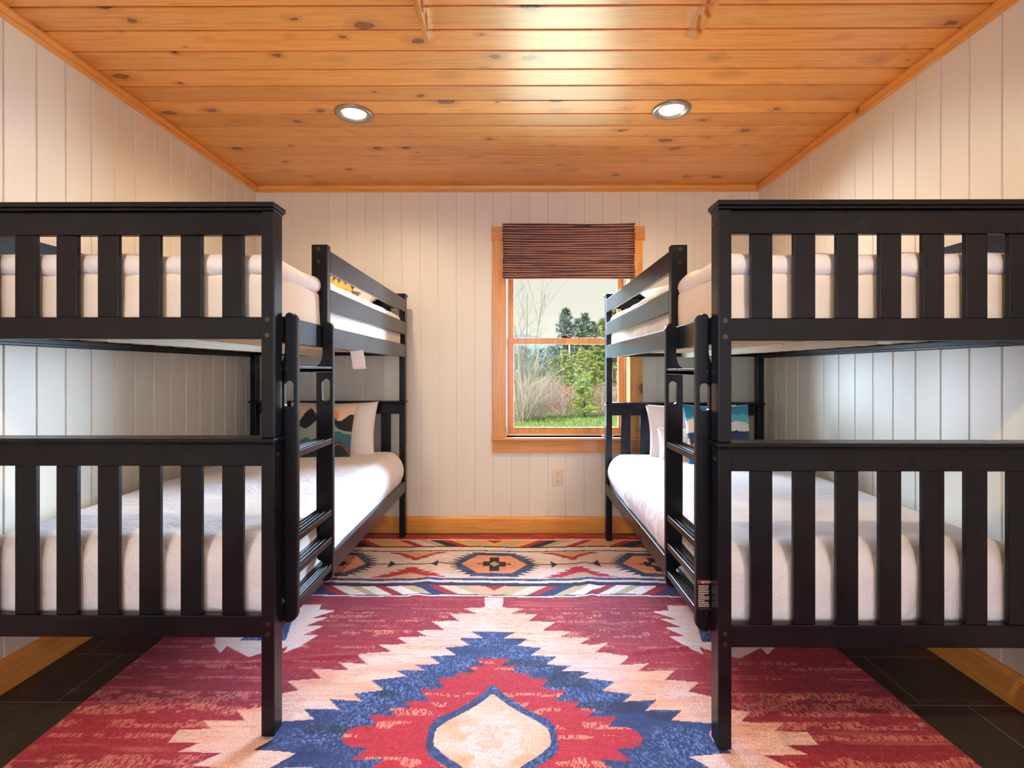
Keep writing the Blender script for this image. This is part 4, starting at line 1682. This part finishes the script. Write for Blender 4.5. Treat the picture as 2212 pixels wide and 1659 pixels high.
def ground_mat():
    m, nt, bs = new_mat('garden_grass')
    tc = N(nt, 'ShaderNodeTexCoord')
    sep = N(nt, 'ShaderNodeSeparateXYZ')
    nt.links.new(tc.outputs['Object'], sep.inputs[0])
    n1 = noise_tex(nt, tc.outputs['Object'], 9, 6, 0.7)
    grass = ramp(nt, n1, [(0.3, srgb(70, 104, 40)), (0.6, srgb(128, 158, 78)), (0.8, srgb(176, 178, 120))])
    dry = ramp(nt, noise_tex(nt, tc.outputs['Object'], 5, 6, 0.7), [(0.3, srgb(116, 92, 68)), (0.7, srgb(182, 160, 128))])
    lim = math_n(nt, 'ADD', sep.outputs[1], math_n(nt, 'MULTIPLY', n1, 1.2))
    f = math_n(nt, 'GREATER_THAN', lim, 17.6)
    nt.links.new(mixc(nt, f, grass, dry), bs.inputs['Base Color'])
    bs.inputs['Roughness'].default_value = 0.95
    return m


MG = ground_mat()
g = MB().box(-60, 90, YB + 0.4, 420, GZ - 0.2, GZ)
go = g.build('ground', MG)
go['kind'] = 'structure'

green = simple('pine_needle_bright', srgb(164, 182, 94), 0.7)
green2 = simple('pine_needle_yellow', srgb(206, 214, 130), 0.7)
green3 = simple('pine_needle_dark', srgb(96, 122, 84), 0.7)
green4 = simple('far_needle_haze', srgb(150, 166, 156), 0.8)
bark = simple('bark', srgb(120, 104, 92), 0.9)
twig = simple('bare_twig', srgb(206, 186, 176), 0.8)
twig2 = simple('brown_bramble', srgb(150, 120, 96), 0.9)


def at(px, d):
    return (px - 1112.0) * d / F_PX


def conifer(name, x, y, h, w, mats, seed, label, tiers=16, per=9, needle=0.05, low=0.08, dense=9, group=None, loose=0.0):
    rnd_ = random.Random(seed)
    root = thing(name, label, 'tree', (x, y, GZ), group)
    o = (x, y, GZ)
    tr = MB()
    tr.tube([(x, y, GZ), (x + 0.01 * h, y, GZ + h * 0.5), (x, y, GZ + h)], [0.022 * h, 0.013 * h, 0.003 * h], 7)
    tr.build('trunk', bark, root, o, smooth=True)
    fo = MB()
    for t in range(tiers):
        f = low + (1 - low) * t / tiers
        z = GZ + h * f
        R = w / 2 * (1 - f) ** 0.75 * rnd_.uniform(0.7, 1.1) + 0.02 * h
        for k in range(per):
            a = rnd_.uniform(0, 2 * PI)
            if loose and rnd_.random() < loose:
                continue
            L = R * rnd_.uniform(0.6, 1.15)
            end = Vector((x + L * math.cos(a), y + L * math.sin(a), z + L * rnd_.uniform(0.05, 0.45)))
            st = Vector((x, y, z))
            fo.cur = 2
            fo.tube([st, end], [0.004 * h, 0.0015 * h], 4, False)
            for m in range(dense):
                c = st.lerp(end, rnd_.uniform(0.25, 1.0))
                fo.cur = rnd_.choice((0, 0, 1))
                for b in range(5):
                    d = Vector((rnd_.gauss(0, 1), rnd_.gauss(0, 1), rnd_.gauss(0.3, 1))).normalized()
                    s = d.orthogonal().normalized() * needle * h * 0.16
                    e = c + d * needle * h * rnd_.uniform(0.7, 1.3)
                    fo.add([c - s, c + s, e], [(0, 1, 2)])
    fo.build('foliage', mats + [bark], root, o)
    return root


conifer('pine_sapling', at(1262, 16.4), 16.4, 1.40, 1.25, [green, green2], 4,
        'small bright green pine sapling on the lawn edge outside the window', tiers=14, per=8, needle=0.06, dense=9)
conifer('pine_tree', at(1256, 24), 24, 2.6, 1.3, [green, green2], 7, 'slender young pine with a pale leader behind the sapling', tiers=16, per=6, needle=0.05, dense=8)
for i, (px, d, h, w) in enumerate(((1200, 34, 2.4, 2.2), (1222, 36, 3.0, 2.6), (1246, 33, 2.6, 2.4), (1272, 35, 2.9, 2.6), (1290, 38, 3.6, 2.6))):
    lab = ['leftmost of the bright round pines beyond the brambles', 'second bright round pine from the left beyond the brambles', 'middle bright round pine beyond the brambles',
           'fourth bright round pine from the left beyond the brambles', 'rightmost and tallest of the bright round pines beyond the brambles'][i]
    conifer('young_pine', at(px, d), d, h, w, [green, green2 if i % 2 else green3], 20 + i, lab, tiers=12, per=9, needle=0.06, dense=9, group='bright pines beyond the brambles')
for i, (px, d, h, w) in enumerate(((1222, 62, 9.0, 5.5), (1246, 66, 8.2, 5.0), (1264, 60, 8.3, 4.6), (1282, 64, 7.6, 4.4), (1305, 52, 6.8, 5.0), (1326, 46, 7.0, 5.5), (1352, 56, 8.5, 6))):
    lab = ['tallest dark pine on the skyline with layered branches', 'hazy pine just right of the tallest skyline pine', 'slim hazy pine in the middle of the skyline row',
           'short hazy pine in the skyline row', 'full green conifer beside the bunk bed edge in the window view', 'full green conifer seen behind the right bunk bed post', 'dark conifer at the far right of the window view'][i]
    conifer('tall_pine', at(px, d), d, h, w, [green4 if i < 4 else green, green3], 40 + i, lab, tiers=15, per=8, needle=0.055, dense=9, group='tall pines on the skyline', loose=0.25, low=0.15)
for i, (px, d, h, w) in enumerate(((1095, 70, 6.5, 7), (1130, 75, 5.0, 8), (1165, 72, 4.6, 7), (1190, 78, 5.2, 6))):
    lab = ['grey wooded tree at the far left of the window view', 'low grey tree behind the bare shrub, left side', 'low grey tree behind the bare shrub, right side', 'low grey tree left of the tallest skyline pine'][i]
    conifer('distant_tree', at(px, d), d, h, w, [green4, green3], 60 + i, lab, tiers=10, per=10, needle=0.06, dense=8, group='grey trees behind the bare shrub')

# hill
hm = MB()
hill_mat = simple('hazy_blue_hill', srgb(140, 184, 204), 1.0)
prof = [(-140, 0), (-110, 20), (-60, 27), (-20, 29), (4, 30), (18, 27), (30, 20), (46, 11), (70, 5), (150, 3), (190, 0)]
n_ = len(prof)
vs_ = []
for (xx, zz) in prof:
    vs_ += [(xx, 380, GZ - 1), (xx, 395, GZ + zz * 0.62), (xx + 6, 412, GZ + zz)]
    vs_ += [(xx, 419, GZ - 1)]
fs_ = []
for i in range(n_ - 1):
    a, b = i * 4, (i + 1) * 4
    fs_ += [(a, b, b + 1, a + 1), (a + 1, b + 1, b + 2, a + 2), (a + 2, b + 2, b + 3, a + 3)]
hm.add(vs_, fs_)
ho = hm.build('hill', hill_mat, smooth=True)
ho['kind'] = 'structure'


leadm = simple('grey_leader_bark', srgb(140, 134, 134), 0.85)


# bare multi-stemmed shrub
def bare_shrub(x, y, h, seed, label, nst=20, spread=0.75, mat=twig, name='bare_shrub', r0=0.014, leaders=0):
    rnd_ = random.Random(seed)
    root = thing(name, label, 'shrub', (x, y, GZ))
    s = MB()

    def grow(p, d, L, r, depth):
        pts = [p.copy()]
        rr = [r]
        n = 4
        for i in range(n):
            d = (d + Vector((rnd_.gauss(0, .10), rnd_.gauss(0, .10), rnd_.gauss(0.05, .06)))).normalized()
            p = p + d * (L / n)
            pts.append(p.copy())
            rr.append(r * (1 - 0.6 * (i + 1) / n))
        s.tube(pts, rr, 4 if depth else 5, False)
        if depth < 3:
            for k in range(4 if depth < 2 else 3):
                i = rnd_.randint(1, n)
                nd = (d + Vector((rnd_.gauss(0, .45), rnd_.gauss(0, .45), rnd_.gauss(0.15, .25)))).normalized()
                grow(pts[i], nd, L * rnd_.uniform(0.4, 0.65), rr[i] * 0.6, depth + 1)
    for k in range(nst):
        a = rnd_.uniform(0, 2 * PI)
        rr_ = rnd_.uniform(0, 0.3)
        lean = rnd_.uniform(0, spread)
        d = Vector((math.cos(a) * lean, math.sin(a) * lean, 1)).normalized()
        L = h * rnd_.uniform(0.35, 0.62) * (1.0 if lean < 0.3 else 0.7)
        if k < leaders:
            d = Vector((rnd_.uniform(-.05, .05), rnd_.uniform(-.05, .05), 1)).normalized()
            L = h * rnd_.uniform(0.85, 1.0)
        s.cur = 1 if k < leaders else 0
        grow(Vector((x + rr_ * math.cos(a), y + rr_ * math.sin(a), GZ)), d, L, r0 * rnd_.uniform(0.6, 1.2), 0)
    s.build('branches', [mat, leadm], root, (x, y, GZ))
    return root


bare_shrub(at(1128, 15.2), 15.2, 4.4, 11, 'tall bare many-stemmed shrub at the left of the window view', nst=34, spread=0.6, r0=0.024, leaders=7)
bare_shrub(at(1160, 15.8), 15.8, 2.6, 12, 'shorter bare shrub just right of the tall bare shrub', nst=34, spread=0.8, r0=0.012)
bare_shrub(at(1105, 15.0), 15.0, 2.4, 13, 'bare shrub at the left edge of the window glass', nst=30, spread=0.8, r0=0.012)

# brambles: a mass of thin stems nobody could count
br = MB()
rnd = random.Random(21)
for k in range(5200):
    d = rnd.uniform(17.2, 32)
    px = rnd.uniform(1085, 1370)
    x = at(px, d)
    h = rnd.uniform(0.4, 1.25) * (1.15 if px < 1200 else 0.75) * (0.8 if d > 25 else 1.0)
    p0 = Vector((x, d, GZ))
    p1 = p0 + Vector((rnd.gauss(0, .16), rnd.gauss(0, .16), h * .6))
    p2 = p1 + Vector((rnd.gauss(0, .25), rnd.gauss(0, .2), h * rnd.uniform(0.1, .5)))
    br.cur = rnd.choice((0, 0, 1))
    r = 0.0065 * d / 20
    br.tube([p0, p1, p2], [r, r * .8, r * .4], 3, False)
bo = br.build('bramble_thicket', [twig2, twig])
tag(bo, 'mass of tangled brown bramble stems beyond the lawn outside the window', 'brambles', kind='stuff')

# pale road strip and pole
rd = MB().box(-30, 60, 44, 50, GZ, GZ + 0.02)
tag(rd.build('gravel_road', simple('pale_gravel', srgb(196, 186, 170), 0.95)), 'pale gravel road crossing behind the brambles', 'road')
pl = MB()
pl.tube([(at(1231, 48), 48.5, GZ), (at(1231, 48), 48.5, GZ + 3.9)], [0.10, 0.08], 8)
tag(pl.build('utility_pole', simple('white_pole', srgb(224, 220, 214), 0.7), smooth=True), 'thin white pole standing among the pines by the road', 'pole')
# lawn tufts
tf = MB()
rnd = random.Random(33)
for k in range(9000):
    d = 11.5 + 5.8 * rnd.random()
    px = rnd.uniform(1080, 1370)
    x = at(px, d)
    a = rnd.uniform(0, PI)
    w = 0.012
    hh = rnd.uniform(0.03, 0.10)
    dx, dy = math.cos(a) * w, math.sin(a) * w
    tf.cur = rnd.choice((0, 0, 1))
    tf.add([(x - dx, d - dy, GZ), (x + dx, d + dy, GZ), (x + rnd.gauss(0, .03), d + rnd.gauss(0, .03), GZ + hh)], [(0, 1, 2)])
to_ = tf.build('lawn_grass', [simple('grass_blade', srgb(140, 164, 92), 0.8), simple('grass_blade_pale', srgb(168, 186, 110), 0.8)])
tag(to_, 'short green grass growing on the lawn below the window', 'grass', kind='stuff')
